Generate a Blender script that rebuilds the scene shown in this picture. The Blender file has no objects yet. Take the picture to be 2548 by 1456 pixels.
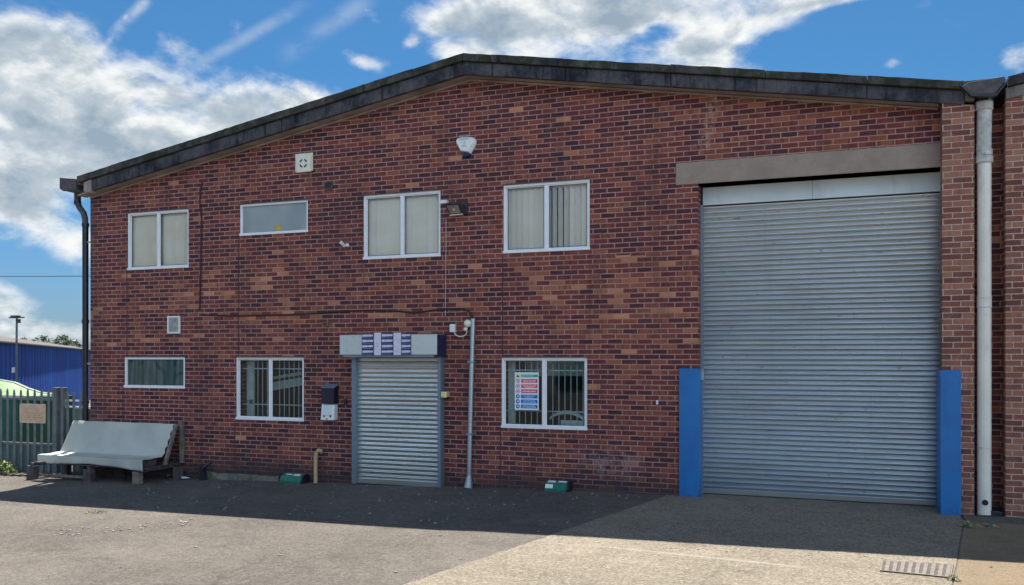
import bpy, bmesh, math, random
from math import radians, sin, cos, pi
from mathutils import Vector
random.seed(7)
scene = bpy.context.scene
COL = scene.collection

# ------------------------------------------------------------------ camera model (used to place traced points on real planes)
F = 2200.0; CX = 1274.0; HY = 885.0; PHI = radians(21.0); CH = 2.08; CD = 12.79
SP, CP = sin(PHI), cos(PHI)
def P(px, py, y=0.0):
    """point of the photograph (2548 px wide) on the vertical plane Y=y -> (X, Z)"""
    u = (px - CX) / F
    t = (CD + y) / (CP + u * SP)
    return t * (-SP + u * CP), CH + (HY - py) * t / F
def Q(px, py, y=0.0):
    return P(px / 1.00471, py / 1.00471, y)
GZ = [(-900, -2.2), (-26, -2.2), (-17.2, -.25), (-13.5, -.17), (-10.9, -.125), (-7.9, -.05), (-5.7, .005), (-4.0, .05), (900, .05)]
def gz(x):
    for (a, za), (b, zb) in zip(GZ, GZ[1:]):
        if a <= x <= b: return za + (zb - za) * (x - a) / (b - a)
    return .05
def G(px, py):
    """ground point under a pixel (2548 px wide)"""
    u = (px - CX) / F; z = 0.0
    for _ in range(8):
        t = (CH - z) * F / (py - HY)
        x = t * (-SP + u * CP); z = gz(x)
    return x, -CD + t * (CP + u * SP)
def GQ(px, py): return G(px / 1.00471, py / 1.00471)
def R(px, t):
    """direction of a column of the photo at forward distance t -> X, Y"""
    u = (px - CX) / F
    return t * (-SP + u * CP), -CD + t * (CP + u * SP)

# ------------------------------------------------------------------ mesh helpers
ORI = {}
class MB:
    def __init__(s): s.v = []; s.f = []; s.m = []
    def add(s, vs, fs, m=0):
        o = len(s.v); s.v += [tuple(a) for a in vs]
        for f in fs: s.f.append([i + o for i in f]); s.m.append(m)
        return s
    def box(s, x0, x1, y0, y1, z0, z1, m=0):
        x0, x1 = sorted((x0, x1)); y0, y1 = sorted((y0, y1)); z0, z1 = sorted((z0, z1))
        v = [(x0,y0,z0),(x1,y0,z0),(x1,y1,z0),(x0,y1,z0),(x0,y0,z1),(x1,y0,z1),(x1,y1,z1),(x0,y1,z1)]
        return s.add(v, [(0,3,2,1),(4,5,6,7),(0,1,5,4),(1,2,6,5),(2,3,7,6),(3,0,4,7)], m)
    def prism(s, poly, y0, y1, m=0):
        """poly in (x, z) counter-clockwise seen from -y, extruded y0 -> y1"""
        n = len(poly)
        v = [(x, y0, z) for x, z in poly] + [(x, y1, z) for x, z in poly]
        f = [tuple(range(n)), tuple(range(2*n-1, n-1, -1))]
        f += [(i + n, (i+1) % n + n, (i+1) % n, i) for i in range(n)]
        return s.add(v, f, m)
    def prismx(s, poly, x0, x1, m=0):
        n = len(poly)
        v = [(x0, y, z) for y, z in poly] + [(x1, y, z) for y, z in poly]
        f = [tuple(range(n-1, -1, -1)), tuple(range(n, 2*n))]
        f += [(i, (i+1) % n, (i+1) % n + n, i + n) for i in range(n)]
        return s.add(v, f, m)
    def quad(s, a, b, c, d, m=0): return s.add([a, b, c, d], [(0,1,2,3)], m)
    def tube(s, path, r, n=10, m=0, cap=True):
        pts = [Vector(p) for p in path]; rs = r if isinstance(r, (list, tuple)) else [r]*len(pts)
        rings = []; up = Vector((0.3, 0.5, 0.81)).normalized()
        for i, p in enumerate(pts):
            d = (pts[min(i+1, len(pts)-1)] - pts[max(i-1, 0)]).normalized()
            a = d.cross(up)
            if a.length < 1e-3: a = d.cross(Vector((1,0,0)))
            a.normalize(); b = d.cross(a).normalized()
            rings.append([p + (a*cos(2*pi*k/n) + b*sin(2*pi*k/n))*rs[i] for k in range(n)])
        v = [tuple(q) for ring in rings for q in ring]; f = []
        for i in range(len(pts)-1):
            for k in range(n):
                f.append((i*n+k, i*n+(k+1)%n, (i+1)*n+(k+1)%n, (i+1)*n+k))
        if cap: f += [tuple(range(n-1, -1, -1)), tuple((len(pts)-1)*n+k for k in range(n))]
        return s.add(v, f, m)
    def build(s, name, mats, parent=None, smooth=False, bevel=0, seg=2):
        if not isinstance(mats, (list, tuple)): mats = [mats]
        o3 = ORI.get(parent.as_pointer(), (0,0,0)) if parent else (0,0,0)
        me = bpy.data.meshes.new(name)
        me.from_pydata([(x-o3[0], y-o3[1], z-o3[2]) for x, y, z in s.v], [], s.f)
        for mt in mats: me.materials.append(mt)
        for p, mi in zip(me.polygons, s.m): p.material_index = mi
        bm = bmesh.new(); bm.from_mesh(me); bmesh.ops.recalc_face_normals(bm, faces=bm.faces); bm.to_mesh(me); bm.free()
        if smooth:
            me.shade_smooth()
            me.set_sharp_from_angle(angle=radians(40))
        o = bpy.data.objects.new(name, me); COL.objects.link(o)
        if parent: o.parent = parent
        ORI[o.as_pointer()] = o3
        if bevel:
            b = o.modifiers.new('bevel', 'BEVEL'); b.width = bevel; b.segments = seg; b.limit_method = 'ANGLE'; b.angle_limit = radians(35)
        return o
def tag(o, label=None, cat=None, group=None, kind=None):
    if label: o['label'] = label
    if cat: o['category'] = cat
    if group: o['group'] = group
    if kind: o['kind'] = kind
    return o
def thing(name, loc, label, cat, group=None):
    o = bpy.data.objects.new(name, None); COL.objects.link(o); o.location = loc
    o.empty_display_size = .2
    ORI[o.as_pointer()] = tuple(loc)
    return tag(o, label, cat, group)

# ------------------------------------------------------------------ node helpers
class NT:
    def __init__(s, tree): s.t = tree; s.n = tree.nodes; s.l = tree.links
    def new(s, ty, **kw):
        n = s.n.new(ty)
        for k, v in kw.items(): setattr(n, k, v)
        return n
    def inp(s, sock, v):
        if v is None: return
        if isinstance(v, bpy.types.NodeSocket): s.l.new(v, sock)
        elif isinstance(v, (tuple, list)) and len(v) == 3 and len(sock.default_value) == 4: sock.default_value = (*v, 1)
        else: sock.default_value = v
    def m(s, op, a, b=None, c=None, clamp=False):
        n = s.new('ShaderNodeMath', operation=op); n.use_clamp = clamp
        s.inp(n.inputs[0], a); s.inp(n.inputs[1], b); s.inp(n.inputs[2], c); return n.outputs[0]
    def vm(s, op, a, b=None, out=0):
        n = s.new('ShaderNodeVectorMath', operation=op); s.inp(n.inputs[0], a); s.inp(n.inputs[1], b); return n.outputs[out]
    def comb(s, x, y, z):
        n = s.new('ShaderNodeCombineXYZ'); s.inp(n.inputs[0], x); s.inp(n.inputs[1], y); s.inp(n.inputs[2], z); return n.outputs[0]
    def sep(s, v):
        n = s.new('ShaderNodeSeparateXYZ'); s.inp(n.inputs[0], v); return n.outputs
    def mix(s, f, a, b, mode='MIX'):
        n = s.new('ShaderNodeMix', data_type='RGBA', blend_type=mode)
        s.inp(n.inputs[0], f); s.inp(n.inputs[6], a); s.inp(n.inputs[7], b); return n.outputs[2]
    def noise(s, v, scale, detail=4, rough=.55, dist=0, col=False):
        n = s.new('ShaderNodeTexNoise'); s.inp(n.inputs['Vector'], v)
        n.inputs['Scale'].default_value = scale; n.inputs['Detail'].default_value = detail
        n.inputs['Roughness'].default_value = rough; n.inputs['Distortion'].default_value = dist
        return n.outputs[1 if col else 0]
    def sm(s, v, a, b, lo=0, hi=1):
        n = s.new('ShaderNodeMapRange', interpolation_type='SMOOTHSTEP'); s.inp(n.inputs[0], v)
        s.inp(n.inputs[1], a); s.inp(n.inputs[2], b); n.inputs[3].default_value = lo; n.inputs[4].default_value = hi
        return n.outputs[0]
    def ramp(s, f, stops, interp='LINEAR'):
        n = s.new('ShaderNodeValToRGB'); s.inp(n.inputs[0], f); r = n.color_ramp; r.interpolation = interp
        while len(r.elements) < len(stops): r.elements.new(.5)
        for e, (p, c) in zip(r.elements, stops): e.position = p; e.color = (*c, 1)
        return n.outputs[0]
    def white(s, v):
        n = s.new('ShaderNodeTexWhiteNoise', noise_dimensions='3D'); s.inp(n.inputs[0], v); return n.outputs[0]
    def pos(s): return s.new('ShaderNodeNewGeometry').outputs['Position']
    def bump(s, h, strength, dist, normal=None):
        n = s.new('ShaderNodeBump'); s.inp(n.inputs['Height'], h); n.inputs['Strength'].default_value = strength
        n.inputs['Distance'].default_value = dist; s.inp(n.inputs['Normal'], normal); return n.outputs[0]

def material(name):
    m = bpy.data.materials.new(name); m.use_nodes = True
    t = NT(m.node_tree); b = t.n['Principled BSDF']
    return m, t, b
def simple(name, col, rough=.6, metal=0, var=.12, vscale=6, bump=0, bscale=80, dirt=None, spec=.5, grimez=None):
    m, t, b = material(name); p = t.pos()
    n1 = t.noise(p, vscale, 5, .6)
    c = t.mix(t.sm(n1, .3, .7), tuple(x*(1-var) for x in col), tuple(min(1, x*(1+var)) for x in col))
    if dirt:
        n2 = t.noise(t.vm('MULTIPLY', p, (1.0, 1.0, .35)), vscale*2.3, 6, .65)
        c = t.mix(t.m('MULTIPLY', t.sm(n2, .52, .75), .7), c, dirt)
    t.inp(b.inputs['Base Color'], c); b.inputs['Metallic'].default_value = metal
    r = t.m('ADD', rough-.08, t.m('MULTIPLY', n1, .16)); t.inp(b.inputs['Roughness'], r)
    b.inputs['Specular IOR Level'].default_value = spec
    if bump: t.inp(b.inputs['Normal'], t.bump(t.noise(p, bscale, 4, .6), .5, bump))
    return m

def brick(name, stops, mortar, orange=0.0, mw=.012, off=0.0, grime=True, headers=.5, zoff=0.0):
    m, t, b = material(name); p = t.pos(); x, y, z = t.sep(p)
    u = t.m('ADD', t.m('ADD', x, y), off); z0 = z; z = t.m('ADD', z, zoff)
    wob = t.noise(p, 9, 3, .6)
    zz = t.m('ADD', z, t.m('MULTIPLY', t.m('SUBTRACT', t.noise(p, 1.3, 2, .5), .5), .012))
    rz = t.m('DIVIDE', zz, .075); row = t.m('FLOOR', rz); fz = t.m('FRACT', rz)
    jit = t.m('MULTIPLY', t.white(t.comb(row, 3.3, 1.7)), .12)
    ru = t.m('ADD', t.m('ADD', t.m('DIVIDE', u, .225), t.m('MULTIPLY', t.m('MODULO', t.m('ADD', row, 400), 2), .5)), jit)
    col = t.m('FLOOR', ru); fu = t.m('FRACT', ru)
    # distance to the brick edge in metres
    du = t.m('MULTIPLY', t.m('SUBTRACT', .5, t.m('ABSOLUTE', t.m('SUBTRACT', fu, .5))), .225)
    dz = t.m('MULTIPLY', t.m('SUBTRACT', .5, t.m('ABSOLUTE', t.m('SUBTRACT', fz, .5))), .075)
    d = t.m('MINIMUM', du, dz)
    edge = t.m('ADD', mw/2, t.m('MULTIPLY', t.m('SUBTRACT', t.noise(p, 30, 4, .75), .5), .012))
    bm_ = t.sm(t.m('SUBTRACT', d, edge), -.002, .003)
    rnd = t.white(t.comb(col, row, .5)); rnd2 = t.white(t.comb(col, row, 7.5)); rnd3 = t.white(t.comb(col, row, 21.5))
    big = t.noise(p, .55, 3, .5)
    f = t.m('ADD', t.m('MULTIPLY', rnd, .8), t.m('MULTIPLY', big, .38)); f = t.m('SUBTRACT', f, .12)
    if orange: f = t.m('ADD', f, t.m('MULTIPLY', t.m('MULTIPLY', t.sm(z, 1.6, 2.5), t.sm(z, 4.2, 3.1)), t.m('MULTIPLY', t.sm(t.noise(p, .8, 3, .6), .38, .65), .18)))
    if orange: f = t.m('ADD', f, t.m('MULTIPLY', t.sm(x, -6, 0), .08))
    c = t.ramp(f, stops)
    # kiln marks: darker upright bands inside a brick
    hb = t.noise(t.comb(t.m('MULTIPLY', u, 15), t.m('MULTIPLY', row, 5.7), 0), 1.0, 2, .5)
    hm = t.m('MULTIPLY', t.sm(hb, .46, .54), t.m('MULTIPLY', t.m('GREATER_THAN', rnd2, .42), headers))
    c = t.mix(hm, c, (.052, .020, .026))
    fine = t.noise(p, 160, 3, .7)
    c = t.mix(t.m('MULTIPLY', t.sm(fine, .35, .75), .28), c, t.mix(.5, c, (.3, .16, .13)))
    if orange:
        band = t.m('MULTIPLY', t.sm(z0, 1.9, 2.5), t.sm(z0, 3.9, 3.1))
        clus = t.sm(t.noise(t.comb(t.m('MULTIPLY', col, .225), t.m('MULTIPLY', row, .225), 2.0), .9, 2, .5), .48, .62)
        thr = t.m('SUBTRACT', 1.0, t.m('MULTIPLY', t.m('ADD', .007, t.m('MULTIPLY', t.m('MULTIPLY', band, clus), .32)), orange))
        c = t.mix(t.m('GREATER_THAN', rnd3, thr), c, t.mix(rnd, (.52, .23, .12), (.32, .12, .07)))
    mort = t.mix(t.sm(t.noise(p, 2.2, 4, .6), .35, .7), mortar, tuple(v*.72 for v in mortar))
    c = t.mix(bm_, mort, c)
    sm_ = t.sm(t.noise(p, 5.5, 5, .7), .50, .75); c = t.mix(t.m('MULTIPLY', sm_, .16), c, mortar)
    wash = t.noise(t.vm('MULTIPLY', p, (1.6, 1.6, .28)), 1.3, 5, .65); c = t.mix(t.m('MULTIPLY', t.sm(wash, .50, .72), .38), c, (.05, .032, .040))
    if grime:
        g = t.m('ADD', z0, t.m('MULTIPLY', t.m('SUBTRACT', t.noise(p, 1.7, 4, .6), .5), .55))
        c = t.mix(t.m('MULTIPLY', t.sm(g, .42, .02), .8), c, (.04, .036, .042))
        # damp stain below the corner of the eaves, mortar smears and efflorescence
        st = t.m('MULTIPLY', t.sm(t.m('ADD', x, t.m('MULTIPLY', wob, .6)), -12.6, -13.4), t.sm(t.noise(p, 1.1, 3, .5), .35, .6))
        c = t.mix(t.m('MULTIPLY', st, .55), c, (.035, .033, .045))
        ex = t.m('MULTIPLY', t.sm(t.m('ABSOLUTE', t.m('SUBTRACT', x, -3.35)), .75, .1), t.sm(t.m('ABSOLUTE', t.m('SUBTRACT', z0, .5)), .32, .05))
        c = t.mix(t.m('MULTIPLY', t.m('MULTIPLY', ex, t.sm(t.noise(p, 7, 4, .7), .42, .62)), .45), c, (.34, .30, .31))
        cx_ = t.m('SUBTRACT', x, t.m('ADD', -3.05, t.m('MULTIPLY', t.m('FLOOR', t.m('MULTIPLY', z0, 4.4)), .05))); kk = t.m('MULTIPLY', t.sm(t.m('ABSOLUTE', cx_), .10, .03), t.m('MULTIPLY', t.sm(z0, 4.9, 5.1), t.sm(z0, 5.95, 5.8)))
        c = t.mix(t.m('MULTIPLY', t.m('MULTIPLY', kk, t.sm(t.noise(p, 14, 3, .6), .42, .55)), .38), c, (.48, .37, .28))
        ms = t.sm(t.noise(t.vm('MULTIPLY', p, (1, 1, .5)), 2.6, 6, .75), .66, .76)
        c = t.mix(t.m('MULTIPLY', ms, .22), c, (.42, .30, .27))
    t.inp(b.inputs['Base Color'], c)
    b.inputs['Roughness'].default_value = .88; b.inputs['Specular IOR Level'].default_value = .25
    h = t.m('ADD', t.m('MULTIPLY', bm_, 1.0), t.m('MULTIPLY', fine, .25))
    h = t.m('ADD', h, t.m('MULTIPLY', rnd2, .25))
    t.inp(b.inputs['Normal'], t.bump(h, .8, .006))
    return m

DK = [(.0, (.030, .014, .026)), (.16, (.058, .018, .030)), (.34, (.105, .025, .032)), (.52, (.160, .036, .036)),
      (.70, (.212, .056, .040)), (.86, (.255, .082, .048)), (1.0, (.34, .13, .066))]
LT = [(.0, (.075, .032, .032)), (.18, (.16, .060, .048)), (.5, (.245, .100, .070)), (.75, (.30, .135, .09)), (1.0, (.35, .18, .115))]
M_brick = brick('weathered_brick', DK, (.42, .265, .225), orange=1.0, mw=.0135)
M_pier = brick('pier_brick', LT, (.50, .38, .32), orange=0, off=.06, grime=False, headers=.18)
M_gap = brick('dark_recess_brick', DK, (.26, .19, .17), orange=0, grime=False)

def concrete(name, a, b_, moss=None, mossz=0.0, streak=True, vs=1.4, fine=.3):
    m, t, b = material(name); p = t.pos()
    n = t.noise(p, vs, 7, .68); c = t.mix(t.sm(n, .32, .68), a, b_)
    if streak:
        s = t.noise(t.vm('MULTIPLY', p, (6, 6, .7)), 1.6, 6, .7)
        c = t.mix(t.m('MULTIPLY', t.sm(s, .5, .68), .75), c, tuple(v*.38 for v in a))
        s2 = t.noise(t.vm('MULTIPLY', p, (3, 3, 1.6)), 3.1, 6, .75)
        c = t.mix(t.m('MULTIPLY', t.sm(s2, .60, .72), .5), c, tuple(min(1, v*1.9+.02) for v in b_))
    if moss:
        k = t.noise(p, 5.5, 6, .7)
        c = t.mix(t.m('MULTIPLY', t.sm(k, .46, .6), .85), c, moss)
    f = t.noise(p, 60, 4, .7); c = t.mix(t.m('MULTIPLY', t.sm(f, .4, .7), fine), c, tuple(v*.5 for v in a))
    t.inp(b.inputs['Base Color'], c); b.inputs['Roughness'].default_value = .92; b.inputs['Specular IOR Level'].default_value = .2
    t.inp(b.inputs['Normal'], t.bump(t.m('ADD', f, t.noise(p, 9, 5, .7)), .7, .008))
    return m
M_fascia = concrete('sooty_concrete', (.018, .021, .032), (.105, .105, .115), vs=2.6)
M_verge = concrete('mossy_verge', (.025, .027, .034), (.10, .098, .088), moss=(.028, .042, .018), vs=2.5)
M_soffit = simple('soffit_board', (.30, .25, .22), .85, var=.25, vscale=2, dirt=(.12, .10, .09))
M_lintel = concrete('lintel_concrete', (.27, .225, .185), (.34, .285, .24), streak=False, vs=2.5, fine=.22)
M_plinth = concrete('plinth_concrete', (.13, .14, .115), (.24, .23, .20), moss=(.06, .10, .05))
M_padend = concrete('pale_concrete', (.15, .14, .135), (.25, .235, .22))
M_roof = concrete('cement_roof', (.16, .155, .15), (.27, .26, .24), moss=(.08, .09, .04), streak=False)
M_white = simple('white_frame', (.76, .80, .82), .35, var=.04, dirt=(.66, .69, .69))
M_joint = simple('joint_sealant', (.045, .022, .026), .8)
M_blue = simple('blue_paint', (.003, .15, .42), .42, var=.14, vscale=2.4, dirt=(.02, .12, .36), bump=.001, bscale=30)
mt_, t, b = material('scuffed_blue_paint'); M_blue = mt_; p = t.pos(); zz = t.sep(p)[2]
c = t.mix(t.sm(t.noise(p, 1.8, 4, .6), .3, .7), (.002, .125, .40), (.004, .165, .46))
c = t.mix(t.m('MULTIPLY', t.sm(t.noise(t.vm('MULTIPLY', p, (5, 5, .5)), 2, 5, .7), .52, .7), .35), c, (.004, .075, .25))
sc_ = t.sm(t.noise(t.vm('MULTIPLY', p, (14, 14, 3)), 2.2, 5, .75), .60, .66); c = t.mix(t.m('MULTIPLY', sc_, t.sm(zz, 2.0, .2, .1, .8)), c, (.10, .16, .22))
rs_ = t.m('MULTIPLY', t.sm(t.noise(p, 13, 5, .7), .50, .60), t.sm(zz, .32, .06)); c = t.mix(t.m('MULTIPLY', rs_, .8), c, (.07, .045, .04))
t.inp(b.inputs['Base Color'], c); b.inputs['Roughness'].default_value = .42; t.inp(b.inputs['Normal'], t.bump(t.noise(p, 5, 3, .5), .3, .012))
M_panel = simple('painted_head_panel', (.56, .66, .68), .45, var=.07, vscale=1.8, dirt=(.42, .50, .52))
M_black = simple('black_pvc', (.012, .014, .022), .35, var=.3)
M_cast = simple('old_cast_iron', (.07, .065, .07), .7, var=.4, dirt=(.14, .13, .10), vscale=12)
M_cream = simple('cream_pipe', (.68, .68, .60), .45, var=.06, vscale=3, dirt=(.40, .38, .33))
M_greypipe = simple('weathered_pipe', (.46, .47, .45), .7, var=.2, vscale=9, dirt=(.13, .13, .12))
M_cable = simple('black_cable', (.02, .014, .018), .6)
M_yellow = simple('yellow_plastic', (.75, .60, .02), .4)
M_ivory = simple('ivory_plastic', (.72, .70, .58), .4, var=.06, dirt=(.5, .46, .36), vscale=15)
M_whitep = simple('white_plastic', (.72, .76, .76), .35, var=.04, vscale=20)
M_navy = simple('navy_steel', (.010, .022, .075), .28, var=.3, vscale=10)
M_hood = simple('near_black_steel', (.006, .009, .026), .3, var=.3, vscale=10)
M_darkgrey = simple('dark_aluminium', (.03, .032, .04), .4)
M_ochre = simple('ochre_pipe', (.46, .33, .19), .5, var=.12, vscale=20, dirt=(.36, .24, .14))
M_green = simple('green_plastic', (.012, .14, .10), .35, var=.2, vscale=18)
M_label = simple('paper_label', (.72, .72, .70), .6, var=.06, vscale=30)
M_ink = simple('grey_print', (.30, .33, .34), .7)
M_inkg = simple('green_print', (.32, .44, .42), .7)
M_navytape = simple('navy_tape', (.022, .035, .14), .4, var=.2, vscale=20)
M_lav = simple('pale_paper', (.60, .61, .72), .7, var=.06, vscale=14)
M_timber = simple('weathered_timber', (.17, .15, .135), .9, var=.35, vscale=9, dirt=(.06, .05, .05), bump=.003, bscale=40)
M_timberd = simple('dark_timber', (.075, .065, .07), .9, var=.4, vscale=9, dirt=(.03, .028, .03), bump=.003, bscale=40)
M_galvf = simple('galvanised_fence', (.135, .16, .175), .55, metal=.35, var=.2, vscale=7, dirt=(.13, .14, .14))
M_kick = simple('fence_sheet', (.115, .17, .165), .7, var=.2, vscale=3, dirt=(.08, .11, .10))
M_tan = simple('faded_sign', (.55, .39, .25), .6, var=.12, vscale=9, dirt=(.34, .26, .19))
M_tanedge = simple('sign_edge', (.52, .45, .38), .6)
M_tantext = simple('faded_letters', (.31, .235, .145), .7)
M_dkgreen = simple('green_sheet', (.004, .075, .045), .5, var=.25, vscale=2)
M_interior = simple('room_plaster', (.80, .84, .82), .9)
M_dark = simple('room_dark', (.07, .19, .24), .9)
M_curb = simple('rust_screw', (.10, .06, .05), .7)

def galv(name, base, rough, streak=.35, metal=.75):
    m, t, b = material(name); p = t.pos()
    n = t.noise(t.vm('MULTIPLY', p, (1.2, 1, 14)), 1.4, 5, .6); n2 = t.noise(p, 30, 4, .7); n3 = t.noise(p, .8, 3, .5)
    c = t.mix(t.m('MULTIPLY', t.sm(n, .42, .72), streak), base, tuple(v*.62 for v in base))
    c = t.mix(t.m('MULTIPLY', t.sm(n3, .35, .65), .22), c, tuple(v*.7 for v in base))
    zz = t.sep(p)[2]; gm = t.m('MULTIPLY', t.sm(t.m('ADD', zz, t.m('MULTIPLY', n3, .5)), .9, .2), .35); c = t.mix(gm, c, (.16, .17, .16))
    vs_ = t.noise(t.vm('MULTIPLY', p, (7, 1, .35)), 1, 5, .7); c = t.mix(t.m('MULTIPLY', t.sm(vs_, .56, .72), .10), c, tuple(v*.5 for v in base))
    sp_ = t.noise(t.vm('MULTIPLY', p, (2.2, 1, 9)), 4, 3, .6); c = t.mix(t.m('MULTIPLY', t.sm(sp_, .66, .72), .5), c, (.06, .065, .07))
    t.inp(b.inputs['Base Color'], c); b.inputs['Metallic'].default_value = metal
    t.inp(b.inputs['Roughness'], t.m('ADD', rough, t.m('MULTIPLY', n3, .08)))
    return m
M_shut = galv('galvanised_shutter', (.56, .63, .675), .26, metal=.88)
M_shut2 = galv('galvanised_door_shutter', (.68, .72, .70), .26, metal=.86)
M_rail = galv('galvanised_rail', (.20, .27, .34), .5, metal=.5)
M_box = galv('shutter_box_steel', (.55, .61, .60), .5, streak=.12, metal=.25)
M_pole = galv('galvanised_pole', (.42, .50, .54), .38, metal=.7)

def glass(name, k=2.2, base=.03, rough=.0, tint=(.86, .93, .93)):
    m, t, b = material(name); t.n.remove(b)
    tr = t.new('ShaderNodeBsdfTransparent'); tr.inputs[0].default_value = (*tint, 1)
    gl = t.new('ShaderNodeBsdfGlossy'); gl.inputs['Roughness'].default_value = rough; gl.inputs[0].default_value = (.95, .97, 1, 1)
    t.inp(gl.inputs['Normal'], t.bump(t.noise(t.pos(), 1.6, 2, .5), .25, .01))
    fr = t.new('ShaderNodeFresnel'); fr.inputs[0].default_value = 1.45
    mx = t.new('ShaderNodeMixShader'); t.inp(mx.inputs[0], t.m('ADD', t.m('MULTIPLY', fr.outputs[0], k), base, clamp=True))
    t.l.new(tr.outputs[0], mx.inputs[1]); t.l.new(gl.outputs[0], mx.inputs[2]); t.l.new(mx.outputs[0], t.n['Material Output'].inputs[0])
    return m
M_glass = glass('window_glass', 1.0, .0, tint=(.78, .93, .95))
M_glassb = glass('blind_window_glass', 1.3, .02, tint=(1, 1, .98))
m, t, b = material('frosted_film'); M_frost = m
t.inp(b.inputs['Base Color'], t.mix(t.sm(t.noise(t.pos(), 2.2, 3, .5), .35, .65), (.46, .50, .51), (.56, .59, .59))); b.inputs['Roughness'].default_value = .6
m, t, b = material('frosted_dark_film'); M_frostd = m
x, y, z = t.sep(t.pos())
st_ = t.noise(t.comb(t.m('MULTIPLY', x, 14), 0, t.m('MULTIPLY', z, .8)), 1, 3, .6)
t.inp(b.inputs['Base Color'], t.mix(t.sm(st_, .35, .7), (.05, .09, .09), (.19, .25, .245))); b.inputs['Roughness'].default_value = .35
m, t, b = material('vertical_blind'); M_blind = m
t.inp(b.inputs['Base Color'], t.mix(t.sm(t.noise(t.pos(), 3, 3, .5), .3, .7), (.90, .87, .74), (.95, .92, .82))); b.inputs['Roughness'].default_value = .8
em = simple('lens_glass', (.25, .24, .2), .15); M_lens = em
M_steelbar = simple('window_bar', (.58, .64, .66), .45)

# ground materials
def asphalt(name, a, b_, seed=0.0, coarse=.5, line=None):
    m, t, b = material(name); p = t.vm('ADD', t.pos(), (seed, seed, 0)); 
    big = t.noise(p, .35, 5, .6); mid = t.noise(p, 2.1, 6, .65); fine = t.noise(p, 42, 4, .75); ff = t.noise(p, 120, 2, .6)
    c = t.mix(t.sm(big, .3, .7), a, b_)
    c = t.mix(t.m('MULTIPLY', t.sm(mid, .48, .7), .35), c, tuple(v*.62 for v in a))
    c = t.mix(t.m('MULTIPLY', t.sm(mid, .5, .28), .25), c, tuple(min(1, v*1.35) for v in b_))
    gr2 = t.noise(p, 19, 5, .75); gr3 = t.noise(p, 7.5, 5, .75); c = t.mix(t.m('MULTIPLY', t.sm(gr3, .50, .64), coarse*.35), c, tuple(v*.6 for v in a)); c = t.mix(t.m('MULTIPLY', t.sm(gr3, .48, .36), coarse*.35), c, tuple(min(1, v*1.3) for v in b_)); c = t.mix(t.m('MULTIPLY', t.sm(gr2, .50, .66), coarse*.55), c, tuple(v*.5 for v in a)); c = t.mix(t.m('MULTIPLY', t.sm(gr2, .48, .34), coarse*.5), c, tuple(min(1, v*1.5) for v in b_))
    c = t.mix(t.m('MULTIPLY', t.sm(fine, .50, .66), coarse), c, tuple(v*.42 for v in a))
    c = t.mix(t.m('MULTIPLY', t.sm(fine, .46, .30), coarse), c, tuple(min(1, v*1.65+.02) for v in b_))
    vo = t.new('ShaderNodeTexVoronoi'); t.inp(vo.inputs['Vector'], p); vo.inputs['Scale'].default_value = 55
    st = t.m('MULTIPLY', t.m('LESS_THAN', vo.outputs['Distance'], .22), t.m('GREATER_THAN', t.sep(vo.outputs['Color'])[0], .8))
    c = t.mix(t.m('MULTIPLY', st, .5), c, (.42, .38, .34))
    vc = t.new('ShaderNodeTexVoronoi', feature='DISTANCE_TO_EDGE'); t.inp(vc.inputs['Vector'], t.vm('ADD', p, t.vm('MULTIPLY', t.noise(p, 1.8, 4, .6, 0, True), (.9, .9, 0)))); vc.inputs['Scale'].default_value = .42
    ck = t.m('MULTIPLY', t.sm(vc.outputs['Distance'], .010, .003), t.sm(t.noise(p, .5, 3, .5), .46, .58)); c = t.mix(t.m('MULTIPLY', ck, .25), c, tuple(v*.35 for v in a))
    # oil and damp patches, tyre polish
    oil = t.sm(t.noise(t.vm('MULTIPLY', p, (1, 2.2, 1)), .9, 4, .6), .60, .72)
    c = t.mix(t.m('MULTIPLY', oil, .4), c, tuple(v*.45 for v in a))
    if line:
        (x0, y0), (x1, y1), w = line
        dx, dy = x1-x0, y1-y0; L = math.hypot(dx, dy); nx, ny = -dy/L, dx/L
        x, y, z = t.sep(t.pos())
        dist = t.m('ABSOLUTE', t.m('ADD', t.m('MULTIPLY', t.m('SUBTRACT', x, x0), nx), t.m('MULTIPLY', t.m('SUBTRACT', y, y0), ny)))
        al = t.m('DIVIDE', t.m('ADD', t.m('MULTIPLY', t.m('SUBTRACT', x, x0), dx), t.m('MULTIPLY', t.m('SUBTRACT', y, y0), dy)), L*L)
        k = t.m('MULTIPLY', t.sm(t.m('ADD', dist, t.m('MULTIPLY', t.m('SUBTRACT', mid, .5), .10)), w, w*.3), t.m('MULTIPLY', t.sm(al, -.05, .15), t.sm(al, 1.05, .8)))
        c = t.mix(t.m('MULTIPLY', k, .5), c, (.40, .37, .34))
    t.inp(b.inputs['Base Color'], c); b.inputs['Roughness'].default_value = .85; b.inputs['Specular IOR Level'].default_value = .3
    h = t.m('ADD', t.m('MULTIPLY', fine, 1.0), t.m('MULTIPLY', ff, .6)); h = t.m('ADD', h, t.m('MULTIPLY', gr2, 1.2))
    t.inp(b.inputs['Normal'], t.bump(h, 1.0, .022))
    return m
M_asph = asphalt('old_asphalt', (.102, .093, .084), (.175, .158, .138), coarse=.7)
lp0, lp1 = GQ(1474, 1364), GQ(2044, 1423)
M_apron = asphalt('apron_concrete', (.215, .190, .150), (.29, .255, .20), seed=13.0, coarse=.85, line=(lp0, lp1, .045))
M_side = asphalt('side_concrete', (.185, .148, .105), (.25, .198, .13), seed=31.0, coarse=.4)
M_strip = asphalt('threshold_concrete', (.10, .10, .085), (.15, .145, .12), seed=5.0, coarse=.3)

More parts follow.
